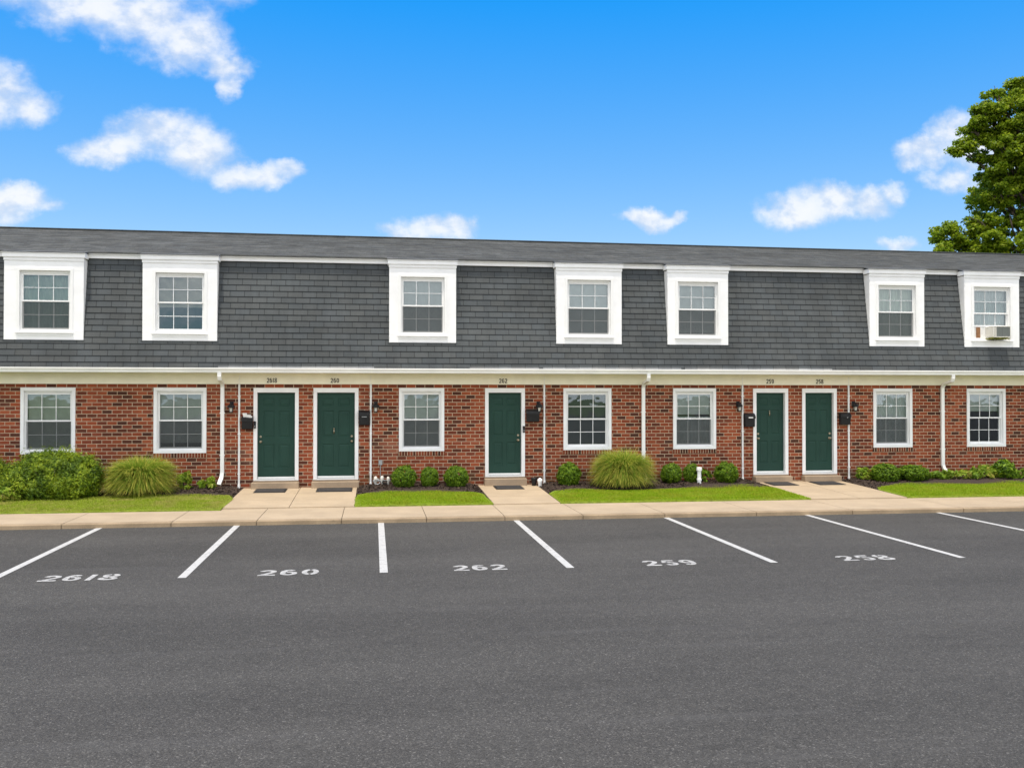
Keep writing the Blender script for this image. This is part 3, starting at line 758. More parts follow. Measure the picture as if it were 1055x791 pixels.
# doors
def door_slab(x0, x1, z0, z1, y, t=0.044):
    b = MB(); wd = x1-x0; h = z1-z0
    st, mid = wd*0.135, wd*0.12
    cols = [(x0+st, x0+wd/2-mid/2), (x0+wd/2+mid/2, x1-st)]
    rows = [(z0+h*.115, z0+h*.395), (z0+h*.475, z0+h*.785), (z0+h*.845, z0+h*.935)]
    P = [(a, c, p, q) for a, c in cols for p, q in rows]
    xs = sorted({x0, x1, *[v for c in cols for v in c]}); zs = sorted({z0, z1, *[v for r in rows for v in r]})
    for i in range(len(xs)-1):
        for j in range(len(zs)-1):
            cx, cz = (xs[i]+xs[i+1])/2, (zs[j]+zs[j+1])/2
            if any(p[0] < cx < p[1] and p[2] < cz < p[3] for p in P): continue
            b.quad((xs[i],y,zs[j]),(xs[i+1],y,zs[j]),(xs[i+1],y,zs[j+1]),(xs[i],y,zs[j+1]))
    for a, c, p, q in P:
        prev = (0.0, 0.0)
        for ins, dep in ((0.012, 0.011), (0.028, 0.011), (0.055, 0.003)):
            i0, d0 = prev; r0 = [(a+i0,y+d0,p+i0),(c-i0,y+d0,p+i0),(c-i0,y+d0,q-i0),(a+i0,y+d0,q-i0)]
            r1 = [(a+ins,y+dep,p+ins),(c-ins,y+dep,p+ins),(c-ins,y+dep,q-ins),(a+ins,y+dep,q-ins)]
            b.add(r0+r1, [(n, (n+1) % 4, (n+1) % 4+4, n+4) for n in range(4)]); prev = (ins, dep)
        i0, d0 = prev; b.quad((a+i0,y+d0,p+i0),(c-i0,y+d0,p+i0),(c-i0,y+d0,q-i0),(a+i0,y+d0,q-i0))
    b.add([(x0,y,z0),(x1,y,z0),(x1,y,z1),(x0,y,z1),(x0,y+t,z0),(x1,y+t,z0),(x1,y+t,z1),(x0,y+t,z1)], [(0,3,7,4),(1,5,6,2),(3,2,6,7),(0,4,5,1),(4,7,6,5)])
    return b
knob_side = [-1, 1, 1, -1, 1]
for i, (a, c, z0) in enumerate(DOOR):
    wl, wt = 0.088, 0.112
    YD = D+0.085
    x0, x1, zb, zt = a+wl+.004, c-wl-.004, z0+.055, DZ1-wt-.004
    dr = door_slab(x0+.003, x1-.003, zb, zt, YD).build('door', M['green'], B)
    f = MB(); f.box(a, a+wl, D-.02, D+.16, z0+.0, DZ1-wt); f.box(c-wl, c, D-.02, D+.16, z0+.0, DZ1-wt); f.box(a, c, D-.02, D+.16, DZ1-wt+.0005, DZ1)
    f.box(a+wl, a+wl+.014, YD+.046, D+.16, z0, DZ1-wt); f.box(c-wl-.014, c-wl, YD+.046, D+.16, z0, DZ1-wt)
    f.build('door_frame', M['white'], dr, bevel=0.006)
    t = MB(); t.box(a+wl+.001, c-wl-.001, D-.015, D+.14, z0+.001, z0+.036); t.build('threshold', M['vinyl'], dr)
    t = MB(); t.box(x0+.004, x1-.004, YD-.018, YD-.001, zb-.012, zb+.03); t.build('door_sweep', M['gutter'], dr)
    kx = x0+.07 if knob_side[i] < 0 else x1-.07
    kb = MB(); kb.ball((kx, YD-.055, 1.31), .030); kb.sweep([(kx, YD-.03, 1.31), (kx, YD, 1.31)], .026, .026, n=10); kb.sweep([(kx, YD-.008, 1.31), (kx, YD-.001, 1.31)], .066, .066, n=16)
    kb.build('door_knob', M['brass'], dr, smooth=True); kb = MB()
    kb.sweep([(kx, YD-.022, 1.43), (kx, YD-.001, 1.43)], .052, .052, n=16)
    kb.build('deadbolt', M['brass'], dr)
    if i in (1, 3):
        kn = MB(); xx = (x0+x1)/2 - (.05 if i == 1 else 0); zz = 1.95 if i == 3 else 1.55
        kn.sweep([(xx, YD-.012, zz+.06), (xx, YD-.028, zz), (xx, YD-.014, zz-.06)], .022, .014); kn.ball((xx, YD-.014, zz+.065), .018)
        kn.build('door_knocker', M['brass'], dr, smooth=True)
    s = MB(); zs_ = gz(D)-.08
    s.box(a-.03, c+.02, D-.24, D+.02, zs_, z0-.030); s.box(a-.005, c+.005, D-.05, D+.10, z0-.0295, z0-.001)
    s.build('door_step', M['step'], B, bevel=0.015)
for s, x in [('2618', -2.42), ('260', -0.935), ('262', 3.17), ('259', 10.12), ('258', 11.475)]:
    wd = 0.235 if len(s) == 4 else 0.20
    text_mesh(s, 'house_number', 0.112, wd, M['number'], B, lambda a, c, z, x=x: Vector((x+a, D-.034-z, 2.780+c)), extrude=0.006, stroke=.14)

# doorbells on the frames
for x, z0, z1 in [(-2.826+.012, 1.635, 1.80), (3.69, 1.50, 1.66)]:
    q = MB(); q.box(x-.026, x+.026, D-.052, D-.0205, z0, z1, 0); q.sweep([(x, D-.053, z0+.045), (x, D-.06, z0+.045)], .03, .03, n=12, mi=1)
    q.build('doorbell', [M['black'], M['grey_metal']], B, bevel=0.006)

# downspouts
for x, kick in [(-3.563, (-.05, -.16)), (6.745, (.0, -.2)), (14.912, (.16, -.10))]:
    yw = D-.05
    pts = [(x, D-.525, 2.96), (x, D-.525, 2.86), (x, D-.50, 2.80), (x, yw-.08, 2.72), (x, yw, 2.63), (x, yw, 2.55), (x, yw, 0.60), (x+kick[0]*.2, yw+kick[1]*.2, 0.47), (x+kick[0]*.8, yw+kick[1]*.8, 0.36), (x+kick[0], yw+kick[1], 0.31)]
    b = MB(); b.sweep(pts, .088, .066)
    ds = b.build('downspout', M['gutter'], B, bevel=0.008)
    st = MB()
    for z in (1.0, 2.0): st.box(x-.056, x+.056, yw-.036, D-.001, z-.012, z+.012)
    st.build('strap', M['gutter'], ds)
# thin conduits beside the doors
for x in (-3.18, -0.073, 4.207, 9.378, 12.279):
    b = MB(); b.sweep([(x, D-.028, 0.16), (x, D-.028, 2.685)], .048, .048, n=10); b.sweep([(x, D-.034, 2.69), (x, D-.034, 2.90)], .012, .012, n=6)
    for z in (.55, 1.5, 2.4): b.box(x-.034, x+.034, D-.054, D-.001, z-.01, z+.01)
    b.sweep([(x, D-.03, .155), (x, D-.03, .30)], .064, .064, n=10)
    b.build('conduit', M['vinyl'], B, smooth=False)

# ------------------------------------------------------------------ wall lanterns, mailboxes, mats
def lantern(loc, label):
    r = empty('wall_lantern', loc, label, 'lamp', 'black lanterns beside the doors')
    b = MB(); b.box(-.045, .045, .068, .08, -.02, .13); b.sweep([(0, .07, .09), (0, .02, .115), (0, -.03, .10), (0, -.035, .07)], .02, .02, n=8)
    b.build('bracket', M['black'], r, local=True, bevel=.004)
    b = MB(); b.lathe([(.012, .085), (.04, .07), (.085, .035), (.085, -.015)], 8, (0, -.035)); b.lathe([(.02, -.135), (.045, -.128), (.047, -.112)], 8, (0, -.035))
    for k in range(4):
        an = k*math.pi/2+math.pi/4
        b.sweep([(.068*math.cos(an), -.035+.068*math.sin(an), .03), (.046*math.cos(an), -.035+.046*math.sin(an), -.115)], .010, .010)
    b.build('cage', M['black'], r, local=True)
    b = MB(); b.lathe([(.030, -.108), (.046, -.02)], 8, (0, -.035)); b.build('lamp_glass', M['frost'], r, local=True)
    return r
for x, lb in [(-3.355, 'black wall lantern between the left downspout and thin pipe beside door 2618'), (0.047, 'black wall lantern right of the thin pipe beside door 260'),
              (4.06, 'black wall lantern just above the round topped mailbox beside door 262'), (9.262, 'black wall lantern left of the thin pipe beside door 259'),
              (12.42, 'black wall lantern right of the thin pipe beside door 258')]:
    lantern((x, D-.081, 2.14), lb)

def mailbox(x0, x1, z0, z1, label, kind):
    r = empty('mailbox', ((x0+x1)/2, D-.002, z0), label, 'mailbox', 'black mailboxes beside the doors'); w = (x1-x0)/2; h = z1-z0
    b = MB(); hb = h*.72
    b.add([(-w,-.12,0),(w,-.12,0),(w,0,0),(-w,0,0),(-w,-.14,hb),(w,-.14,hb),(w,0,hb),(-w,0,hb)], [(0,3,2,1),(4,5,6,7),(0,1,5,4),(1,2,6,5),(2,3,7,6),(3,0,4,7)])
    b.build('box', M['black'], r, local=True, bevel=.012)
    b = MB(); n = 7; pr = [(-.155, hb-.035), (-.155, hb+.002)]
    if kind == 'round': pr += [(-.155*math.cos(R(90)*k/n), hb+.002+(h-hb)*math.sin(R(90)*k/n)) for k in range(1, n+1)]
    else: pr += [(-.12, hb+(h-hb)*.55), (-.05, h), (0, h)]
    pr += [(0, hb-.0)] if pr[-1][0] > -.01 else [(-0.0, h), (0, hb)]
    pr += [(-.143, hb+.001), (-.143, hb-.035)]
    m_ = len(pr); ww = w+.006
    b.add([(-ww, y, z) for y, z in pr]+[(ww, y, z) for y, z in pr], [(i, (i+1) % m_, (i+1) % m_+m_, i+m_) for i in range(m_)])
    e0 = pr[:-2]
    for s in (-ww, ww): b.add([(s, y, z) for y, z in e0], [tuple(range(len(e0)))])
    b.build('lid', M['black'], r, local=True)
    if kind == 'label':
        q = MB(); q.box(-w*.45, w*.5, -.1585, -.1555, hb-.028, hb+.0); q.build('name_plate', M['paper'], r, local=True)
    if kind == 'slot':
        q = MB(); q.box(-w*.5, w*.5, -.1385, -.132, hb-.062, hb-.045); q.build('handle', M['grey_metal'], r, local=True)
    if kind == 'flap':
        q = MB(); q.sweep([(w*.1, -.158, hb-.05), (w*.3, -.165, hb-.03)], .02, .02, n=8); q.build('latch', M['grey_metal'], r, local=True)
    return r
mailbox(-3.11, -2.86, 1.615, 1.92, 'black mailbox stuffed with white papers, left of door 2618', 'plain')
mailbox(-0.352, -0.108, 1.70, 2.055, 'black mailbox with a thin pale handle right of door 260', 'slot')
mailbox(3.755, 4.065, 1.765, 2.075, 'wide black mailbox with rounded top right of door 262', 'round')
mailbox(9.42, 9.675, 1.615, 1.965, 'black mailbox with white name plate left of door 259', 'label')
mailbox(12.02, 12.285, 1.66, 1.975, 'black mailbox with small metal latch right of door 258', 'flap')
b = MB()
for k, (dx, w, h, t) in enumerate([(-.02, .10, .17, -.25), (.015, .09, .13, .2), (.05, .08, .10, .35)]):
    x = -2.985+dx; y = D-.07-.012*k; zb = 1.83
    dxh = math.sin(t)*h
    b.add([(x-w/2,y,zb),(x+w/2,y,zb),(x+w/2+dxh,y-.02,zb+h),(x-w/2+dxh,y-.02,zb+h),(x-w/2,y+.004,zb),(x+w/2,y+.004,zb),(x+w/2+dxh,y-.016,zb+h),(x-w/2+dxh,y-.016,zb+h)],
          [(0,1,2,3),(7,6,5,4),(0,4,5,1),(1,5,6,2),(2,6,7,3),(3,7,4,0)])
tag(b.build('letters', M['paper']), 'bundle of white letters sticking out of the leftmost mailbox', 'mail')
for x0, x1, lb in [(-2.74, -2.02, 'dark doormat in front of the step of door 2618'), (-1.33, -0.50, 'dark doormat in front of the step of door 260'), (2.885, 3.565, 'dark doormat in front of the single door 262'),
                   (9.82, 10.48, 'dark doormat in front of the step of door 259'), (11.03, 11.72, 'dark doormat in front of the step of door 258')]:
    ym = 23.06; mo = empty('doormat', ((x0+x1)/2, ym, gz(ym)), lb, 'doormat', 'dark doormats at the front doors')
    b = MB()
    ya, yb_ = ym-.33, ym+.33
    def slab(b, xa, xb, y0, y1, t0, t1):
        b.add([(xa,y0,gz(y0)+t0),(xb,y0,gz(y0)+t0),(xb,y1,gz(y1)+t0),(xa,y1,gz(y1)+t0),(xa,y0,gz(y0)+t1),(xb,y0,gz(y0)+t1),(xb,y1,gz(y1)+t1),(xa,y1,gz(y1)+t1)],
              [(0,3,2,1),(4,5,6,7),(0,1,5,4),(1,2,6,5),(2,3,7,6),(3,0,4,7)])
    slab(b, x0, x1, ya, yb_, .002, .010); b.build('rubber_backing', M['black'], mo)
    b = MB(); n = 16
    for k in range(n):
        p0 = ya+.03+(yb_-ya-.06)*k/n; p1 = ya+.03+(yb_-ya-.06)*(k+.8)/n; slab(b, x0+.03, x1-.03, p0, p1, .0105, .018)
    b.build('ribbed_pile', M['rubber'], mo)

# window air conditioner in the last dormer
xm, wx0, wx1, wz = AC
ac = empty('air_conditioner', (xm+.07, DF, wz), 'beige window air conditioner propped in the raised sash of the rightmost dormer', 'air conditioner')
cx = xm+.13; aw = .25; yf = DF-.24
b = MB(); b.ring(cx-aw, cx+aw, wz+.005, wz+.30, .022, .022, .02, .02, yf, DF+.20); b.box(cx-aw+.022, cx+aw-.022, yf+.03, DF+.19, wz+.025, wz+.28); b.build('casing', M['ac'], ac, bevel=.006)
b = MB(); n = 15
for k in range(n): zz = wz+.03+.25*k/n; b.box(cx-aw+.10, cx+aw-.024, yf+.004, yf+.026, zz, zz+.009)
for xx in (cx-aw+.10, cx, cx+aw-.03): b.box(xx-.004, xx+.004, yf+.002, yf+.0035, wz+.026, wz+.279)
b.build('coil_grille', M['ac_dark'], ac)
b = MB(); n = 6
for k in range(n): xx = cx-aw+.026+.072*k/n; b.box(xx, xx+.007, yf+.003, yf+.028, wz+.026, wz+.279)
b.build('side_vent', M['ac'], ac)
b = MB(); yy = DF+.085
xa = wx0+.004; xb = cx-aw-.004; n = 6
for k in range(n): q0 = xa+(xb-xa)*k/n; q1 = xa+(xb-xa)*(k+1)/n; b.quad((q0, yy+(.012 if k % 2 else 0), wz+.005), (q1, yy+(0 if k % 2 else .012), wz+.005), (q1, yy+(0 if k % 2 else .012), wz+.295), (q0, yy+(.012 if k % 2 else 0), wz+.295))
b.build('accordion_panel', M['paper'], ac)
b = MB(); b.box(xa+.09, xa+.20, yy-.02, yy-.006, wz+.005, wz+.285); b.box(cx+aw+.004, wx1-.004, yy-.01, yy, wz+.005, wz+.285); b.build('filler_board', M['panel_brown'], ac)
n = 500; C = np.stack([rng.uniform(cx-aw-.06, cx+aw-.05, n), rng.uniform(yf-.02, yf+.25, n), rng.normal(wz-.022, .012, n)], 1)
V, F = leaf_cloud(C, rng.normal(0, 1, (n, 3)), .022, 2.0)
V -= np.array(world_loc(ac)); np_mesh('moss_tuft', V, F, M['moss'], ac)

# small things along the wall
r = empty('utility_valves', (0.2, 23.5, bedz(.2, 23.5)), 'white and grey pipe valves with a thin riser against the brick right of door 260', 'valves')
b = MB(); x = .16; b.sweep([(x, D-.03, .36), (x, D-.03, .74)], .02, .02, n=8); b.build('riser', M['grey_metal'], r)
b = MB(); b.box(x-.045, x+.045, D-.075, D-.001, .73, .85); b.build('junction_box', M['grey_metal'], r, bevel=.006)
b = MB(); b.sweep([(-.02, 23.52, .36), (.40, 23.52, .36)], .05, .05, n=10); b.build('manifold', M['grey_metal'], r, smooth=True)
for xx, rr, zz in ((.045, .044, .41), (.20, .042, .42), (.345, .036, .40)):
    b = MB(); b.lathe([(.02, .24), (.03, .33), (rr*.9, zz-.05), (rr, zz), (rr*.8, zz+.045), (rr*.3, zz+.06)], 14, (xx, 23.5)); b.build('valve_cap', M['ac'], r, smooth=True)
b = MB(); b.sweep([(.08+.075*math.cos(t), 23.42, .345+.06*math.sin(t)) for t in np.linspace(0, 6.0, 18)], .022, .022, n=8, up=(0,1,0)); b.build('hose', M['grey_metal'], r, smooth=True)
b = MB(); b.sweep([(.27+.06*math.cos(t), 23.43, .335+.035*math.sin(t)) for t in np.linspace(.3, 5.6, 16)], .022, .022, n=8, up=(0,1,0)); b.build('hose', M['black'], r, smooth=True)

r = empty('vent_pipe', (7.98, 22.98, bedz(7.98, 22.98)), 'short white capped vent pipe standing beside a round shrub in the bed', 'pipe')
z0 = bedz(7.98, 22.98)
MB().lathe([(.048, z0-.05), (.048, z0+.07), (.06, z0+.075), (.06, z0+.12), (.048, z0+.125), (.048, z0+.33)], 18, (7.98, 22.98)).build('pipe', M['vinyl'], r, smooth=False)
MB().lathe([(.066, z0+.315), (.066, z0+.385), (.058, z0+.40), (.02, z0+.404)], 18, (7.98, 22.98)).build('cap', M['vinyl'], r)
z0 = bedz(4.02, 23.3)-.01
o = MB().lathe([(.035, z0), (.045, z0+.02), (.04, z0+.06), (.055, z0+.11), (.064, z0+.15), (.058, z0+.185), (.035, z0+.20), (.02, z0+.215)], 16, (4.03, 23.28)).build('garden_ornament', M['vinyl'], smooth=True)
tag(o, 'small white rounded ornament on the bed edge right of door 262', 'ornament')
o = MB().lathe([(.05, z0), (.06, z0+.1), (.075, z0+.18), (.08, z0+.215), (.065, z0+.215), (.05, z0+.15)], 16, (3.905, 23.42)).build('plant_pot', M['black'], smooth=True)
tag(o, 'small black pot against the brick beside the white ornament', 'pot')

# ------------------------------------------------------------------ plants
def sprigs(n, leaves_per, rx, ry, rzz, seed, depth=0.22, clump=0.11, flat=0.8, rough=0.10):
    """clump centres near the surface of a lumpy ellipsoid, then leaves around each clump; returns points, outward dirs"""
    r = np.random.default_rng(seed)
    d = r.normal(0, 1, (n, 3)); d /= np.linalg.norm(d, axis=1)[:, None]
    lump = np.array([1+rough*mn_.noise((q[0]*2.2+seed, q[1]*2.2, q[2]*2.2))+rough*.8*mn_.noise((q[0]*6, q[1]*6+seed, q[2]*6)) for q in d])
    C = d*(lump*(1-depth*r.random(n)**1.6))[:, None]
    C[:, 2] = np.where(C[:, 2] < -flat, -flat+(C[:, 2]+flat)*.3, C[:, 2])
    sz = np.array([rx, ry, rzz]); k = clump*min(sz)*2
    u = r.normal(0, 1, (n, leaves_per, 3)); u /= np.linalg.norm(u, axis=2)[:, :, None]
    P = (C*sz)[:, None, :]+u*(k*r.uniform(.2, 1.0, (n, leaves_per, 1))*r.uniform(.6, 1.3, (n, 1, 1)))
    N = u*0.8+d[:, None, :]*.9
    return P.reshape(-1, 3), N.reshape(-1, 3)
def stems(n, h, spread, rad):
    b = MB()
    for k in range(n):
        an = 2*math.pi*k/n+.3; e = (math.cos(an)*spread, math.sin(an)*spread)
        b.sweep([(e[0]*.15, e[1]*.15, -.06), (e[0]*.5, e[1]*.5, h*.5), (e[0], e[1], h)], rad*2, rad*2, n=6, taper=[1, .8, .5])
    return b
box_meshes = []
for sd in (1, 2, 3):
    P, N = sprigs(620, 30, .47, .47, .45, sd, .20, .085, .82, .16); P[:, 2] += .42
    V, F = leaf_cloud(P, N, .031, 1.8, .6, np.random.default_rng(sd))
    t = np_mesh('foliage', V, F, M['box']); box_meshes.append(t.data); bpy.data.objects.remove(t)
st_mesh = stems(7, .5, .25, .018).build('stem', M['bark'], local=True); stem_data = st_mesh.data; bpy.data.objects.remove(st_mesh)
for i, (x, y, wd, top, lb) in enumerate([
    (0.71, 23.10, .58, .74, 'round clipped shrub, leftmost of the three in front of the window right of door 260'),
    (1.32, 23.10, .46, .71, 'small round clipped shrub, middle of the three below the window left of door 262'),
    (1.96, 23.00, .58, .73, 'round clipped shrub nearest door 262, rightmost of its group of three'),
    (4.72, 23.10, .60, .78, 'round clipped shrub right of door 262 beside the tall grass tuft'),
    (7.33, 23.20, .53, .73, 'loose round shrub just right of the central grass tuft'),
    (7.87, 23.22, .44, .71, 'small round shrub partly hidden by the white vent pipe'),
    (8.73, 23.10, .61, .75, 'round clipped shrub nearest to the left side of door 259'),
    (12.91, 23.00, .69, .69, 'dark upright leafy shrub right of door 258, left one of the pair'),
    (13.77, 23.15, .86, .63, 'wide low leafy shrub left of the right downspout, right one of the pair')]):
    z0 = bedz(x, y)-.02
    root = empty('round_shrub', (x, y, z0), lb, 'shrub', 'small shrubs along the brick wall')
    h = top-z0
    fo = bpy.data.objects.new('foliage', box_meshes[i % 3]); fo.parent = root; fo.scale = (wd*1.02, wd*.95, h/.90); fo.rotation_euler.z = i*1.3; COL.objects.link(fo)
    so = bpy.data.objects.new('stem', stem_data); so.parent = root; so.scale = (wd, wd, h); COL.objects.link(so)

def blob_shrub(name, label, cat, loc, blobs, nper, size, mat, seed, aspect=2.2, jit=.8, group=None, stems_n=8, sprig=0.0):
    root = empty(name, loc, label, cat, group); Vs = []; Fs = []; o = 0; r = np.random.default_rng(seed)
    for k, (x, y, z, a, b_, c) in enumerate(blobs):
        n = int(nper*(a*b_+a*c+b_*c)/.3)
        P, N = sprigs(max(12, n//22), 22, a*.95, b_*.95, c*.95, seed*10+k, .42, .11 if a > .3 else .2, .95, .34); n = len(P)
        if sprig:
            P = P + N*np.abs(r.normal(0, sprig, n))[:, None]*(r.random(n) < .25)[:, None]
        P = P+np.array([x, y, z]); keep = P[:, 2] > .0; P, N = P[keep], N[keep]
        N = N+np.array([0, 0, .35])
        V, F = leaf_cloud(P, N, size, aspect, jit, r); Vs.append(V); Fs.append(F+o); o += len(V)
    np_mesh('foliage', np.concatenate(Vs), np.concatenate(Fs), mat, root)
    h = max(q[2] for q in blobs); sp = max(abs(q[0]) for q in blobs)*.6+.1
    stems(stems_n, h, sp, .014).build('stem', M['bark'], root, local=True)
    return root
blob_shrub('spreading_shrub', 'large spreading dark green shrub below the leftmost window', 'shrub', (-6.91, 22.3, gz(22.3)),
           [(-.05, 0, .48, .62, .5, .52), (-.58, -.05, .40, .42, .45, .40), (.5, .02, .42, .48, .45, .42), (.1, .1, .64, .60, .45, .36), (-.35, .15, .60, .45, .4, .36), (.42, .1, .62, .40, .38, .30), (-.75, .0, .25, .3, .32, .25), (.3, -.3, .3, .5, .3, .3), (-.3, -.3, .28, .45, .3, .3)],
           10500, .016, M['yew'], 11, 4.5, .7, sprig=.06)
blob_shrub('spreading_shrub', 'dark green shrub cut by the left edge of the picture behind low leafy plants', 'shrub', (-8.78, 22.8, gz(22.8)),
           [(0, 0, .45, .6, .45, .45), (.42, 0, .42, .36, .38, .38), (-.5, .1, .5, .5, .45, .45), (.05, .1, .66, .42, .4, .25)], 9500, .016, M['yew'], 12, 4.5, .7, sprig=.06)
blob_shrub('leafy_perennial', 'low pale leafy plant on the lawn edge at the far left', 'plant', (-7.80, 21.85, gz(21.85)),
           [(0, 0, .12, .24, .22, .17), (-.35, .1, .18, .36, .25, .24), (.22, -.02, .08, .16, .16, .11)], 2600, .055, M['weed'], 13, 2.4, .7)
def grass_tuft(label, loc, rad, h, n, seed):
    """every blade is an arc from the crown up and over to a tip on a dome"""
    r = np.random.default_rng(seed); root = empty('ornamental_grass', loc, label, 'grass tuft', 'large ornamental grass tufts')
    def make(name, n, rlo, rhi, width, zmin, droop, seg=7):
        hd = r.uniform(0, 2*math.pi, n); el = np.arcsin(r.uniform(zmin, 1.0, n)); q = r.uniform(rlo, rhi, n)
        lump = np.array([1+.10*mn_.noise((math.cos(a)*1.8+seed, math.sin(a)*1.8, e*2)) for a, e in zip(hd, el)]); q = q*lump
        tip = np.stack([np.cos(hd)*np.cos(el)**.6*rad*q, np.sin(hd)*np.cos(el)**.6*rad*q, np.sin(el)**.8*h*q], 1)
        h2 = hd+r.normal(0, .3, n); br = r.random(n)*.16*rad
        b0 = np.stack([np.cos(h2)*br, np.sin(h2)*br, np.full(n, -.02)], 1)
        c = b0+(tip-b0)*np.array([.50, .50, .75])[None, :]; c[:, 2] += (droop*h*np.cos(el)*r.uniform(.6, 1.3, n))
        side = np.stack([-np.sin(hd), np.cos(hd), r.normal(0, .25, n)], 1); V = []; U = []
        for k in range(seg+1):
            t = k/seg; p = (1-t)**2*b0+2*t*(1-t)*c+t*t*tip; w = width*(min(1, .55+t*1.6)*(1-t)**.75+.04)/2
            V += [p-side*w, p+side*w]; U += [np.full(n, t)]*2
        V = np.stack(V, 1).reshape(-1, 3); V[:, 2] = np.maximum(V[:, 2], -.01); kk = 2*(seg+1); u = np.stack(U, 1).reshape(-1)
        F = np.concatenate([(np.arange(n)*kk)[:, None]+np.array([[2*a, 2*a+1, 2*a+3, 2*a+2]]) for a in range(seg)], 1).reshape(-1, 4)
        np_mesh(name, V, F, M['maiden'], root, uv=np.stack([u*0+.5, u], 1))
    make('blades', n, .66, 1.0, .020, .02, .50)
    make('seed_stalks', 900, .95, 1.12, .008, .45, .25)
    return root
grass_tuft('wide green ornamental grass tuft left of the first downspout', (-5.19, 22.6, gz(22.6)), .95, .90, 8000, 21)
grass_tuft('tall yellow tipped ornamental grass tuft in front of the middle downspout', (5.97, 22.7, gz(22.7)), .92, .95, 8000, 22)
PL = 'low plants at the foot of the wall'
blob_shrub('leafy_perennial', 'yellowish weed between the left grass tuft and the wall', 'plant', (-4.36, 23.2, bedz(-4.36, 23.2)), [(0, 0, .16, .17, .15, .20), (.05, .05, .28, .1, .1, .12)], 1500, .045, M['weed'], 31, 3, .8, PL, 4)
blob_shrub('leafy_perennial', 'small low weed at the foot of the first downspout', 'plant', (-3.86, 23.2, bedz(-3.86, 23.2)), [(0, 0, .1, .19, .15, .13), (.12, .05, .12, .12, .1, .13)], 1500, .045, M['weed'], 32, 3, .8, PL, 4)
blob_shrub('leafy_perennial', 'small green weed just right of the white vent pipe', 'plant', (8.22, 23.3, bedz(8.22, 23.3)), [(0, 0, .14, .16, .14, .20)], 1200, .045, M['box'], 33, 2.5, .8, PL, 4)
blob_shrub('leafy_perennial', 'small bright plant left of the dark shrub pair beside door 258', 'plant', (12.46, 23.25, bedz(12.46, 23.25)), [(0, 0, .12, .19, .15, .15), (.06, 0, .22, .1, .1, .1)], 1300, .05, M['weed'], 34, 2.6, .8, PL, 4)
blob_shrub('leafy_perennial', 'low yellow green ground plants around the foot of the right downspout', 'plant', (14.85, 23.2, bedz(14.85, 23.2)), [(-.35, 0, .07, .26, .2, .12), (.02, .05, .09, .24, .2, .14), (.40, 0, .08, .26, .2, .13)], 2000, .05, M['weed'], 35, 2.6, .8, PL, 6)
blob_shrub('leafy_perennial', 'patch of low yellow green plants below the left side of the rightmost window', 'plant', (15.70, 23.2, bedz(15.7, 23.2)), [(-.22, 0, .09, .24, .2, .15), (.2, .03, .12, .24, .2, .19)], 2000, .05, M['weed'], 36, 2.6, .8, PL, 6)
blob_shrub('leafy_perennial', 'bushy bright green plant below the rightmost window', 'plant', (16.32, 23.15, bedz(16.32, 23.15)), [(0, 0, .20, .28, .25, .22), (.25, .03, .12, .22, .2, .15), (-.06, .05, .30, .18, .16, .12)], 2600, .05, M['box'], 37, 2.8, .8, PL, 6)
blob_shrub('leafy_perennial', 'reddish yellow low plants at the right edge of the picture', 'plant', (17.2, 23.2, bedz(17.2, 23.2)), [(-.2, 0, .08, .26, .2, .13), (.3, 0, .09, .34, .2, .14)], 2000, .05, M['weed'], 38, 2.6, .8, PL, 6)

# maple behind the roof
tr = empty('maple_tree', (32.6, 42.0, -.06), 'tall broad green maple rising behind the roof at the right', 'tree')
r = np.random.default_rng(5)
trunk = MB(); trunk.sweep([(32.6, 42, -.1), (32.55, 42.05, 2.5), (32.7, 41.9, 5.5), (32.5, 42, 9), (32.6, 42, 13.5)], .95, .95, n=12, taper=[1.25, .95, .8, .5, .15]); trunk.build('trunk', M['bark'], tr, smooth=True)
lobes = [(26.75, 41.50, 10.05, 0.80), (26.55, 41.40, 9.30, 0.90), (28.00, 41.20, 10.50, 0.85), (28.10, 41.40, 9.00, 1.40), (29.20, 40.50, 9.60, 1.50), (30.80, 40.00, 10.30, 1.50), (27.35, 41.50, 13.95, 0.50), (27.90, 41.30, 14.70, 0.75),
         (28.30, 41.30, 15.60, 0.75), (28.90, 41.20, 16.30, 0.80), (29.00, 41.00, 14.00, 1.10), (29.20, 41.00, 12.80, 0.90), (28.90, 41.10, 11.80, 0.90), (29.50, 41.60, 13.40, 1.30), (29.70, 41.60, 11.60, 1.30), (30.10, 40.70, 14.00, 1.30), (28.90, 41.80, 15.00, 1.00), (30.00, 41.00, 15.30, 1.20), (30.10, 41.60, 16.80, 0.80), (31.30, 41.50, 16.90, 1.00), (31.40, 40.60, 15.40, 1.40), (32.60, 41.50, 17.30, 1.20), (31.20, 40.20, 13.00, 1.40),
         (32.60, 40.00, 14.00, 1.60), (32.50, 39.60, 11.80, 1.50), (33.80, 40.50, 16.40, 1.40), (34.60, 40.00, 14.40, 1.70), (34.60, 40.00, 11.00, 1.70), (36.00, 41.50, 15.60, 1.50), (36.80, 41.50, 13.00, 1.70), (36.40, 41.50, 9.50, 1.70), (33.00, 40.00, 8.80, 1.70), (31.20, 40.40, 8.20, 1.50),
         (32.60, 43.50, 15.00, 2.10), (30.60, 43.80, 11.90, 1.70), (34.80, 44.00, 12.40, 2.10), (29.10, 43.00, 8.60, 1.70), (37.40, 43.00, 10.50, 1.50), (35.20, 44.00, 8.50, 1.90), (28.20, 42.30, 7.60, 1.20), (32.50, 43.50, 7.20, 1.90), (36.00, 41.50, 7.00, 1.50)]
limb = MB(); Vs = []; Fs = []; o = 0
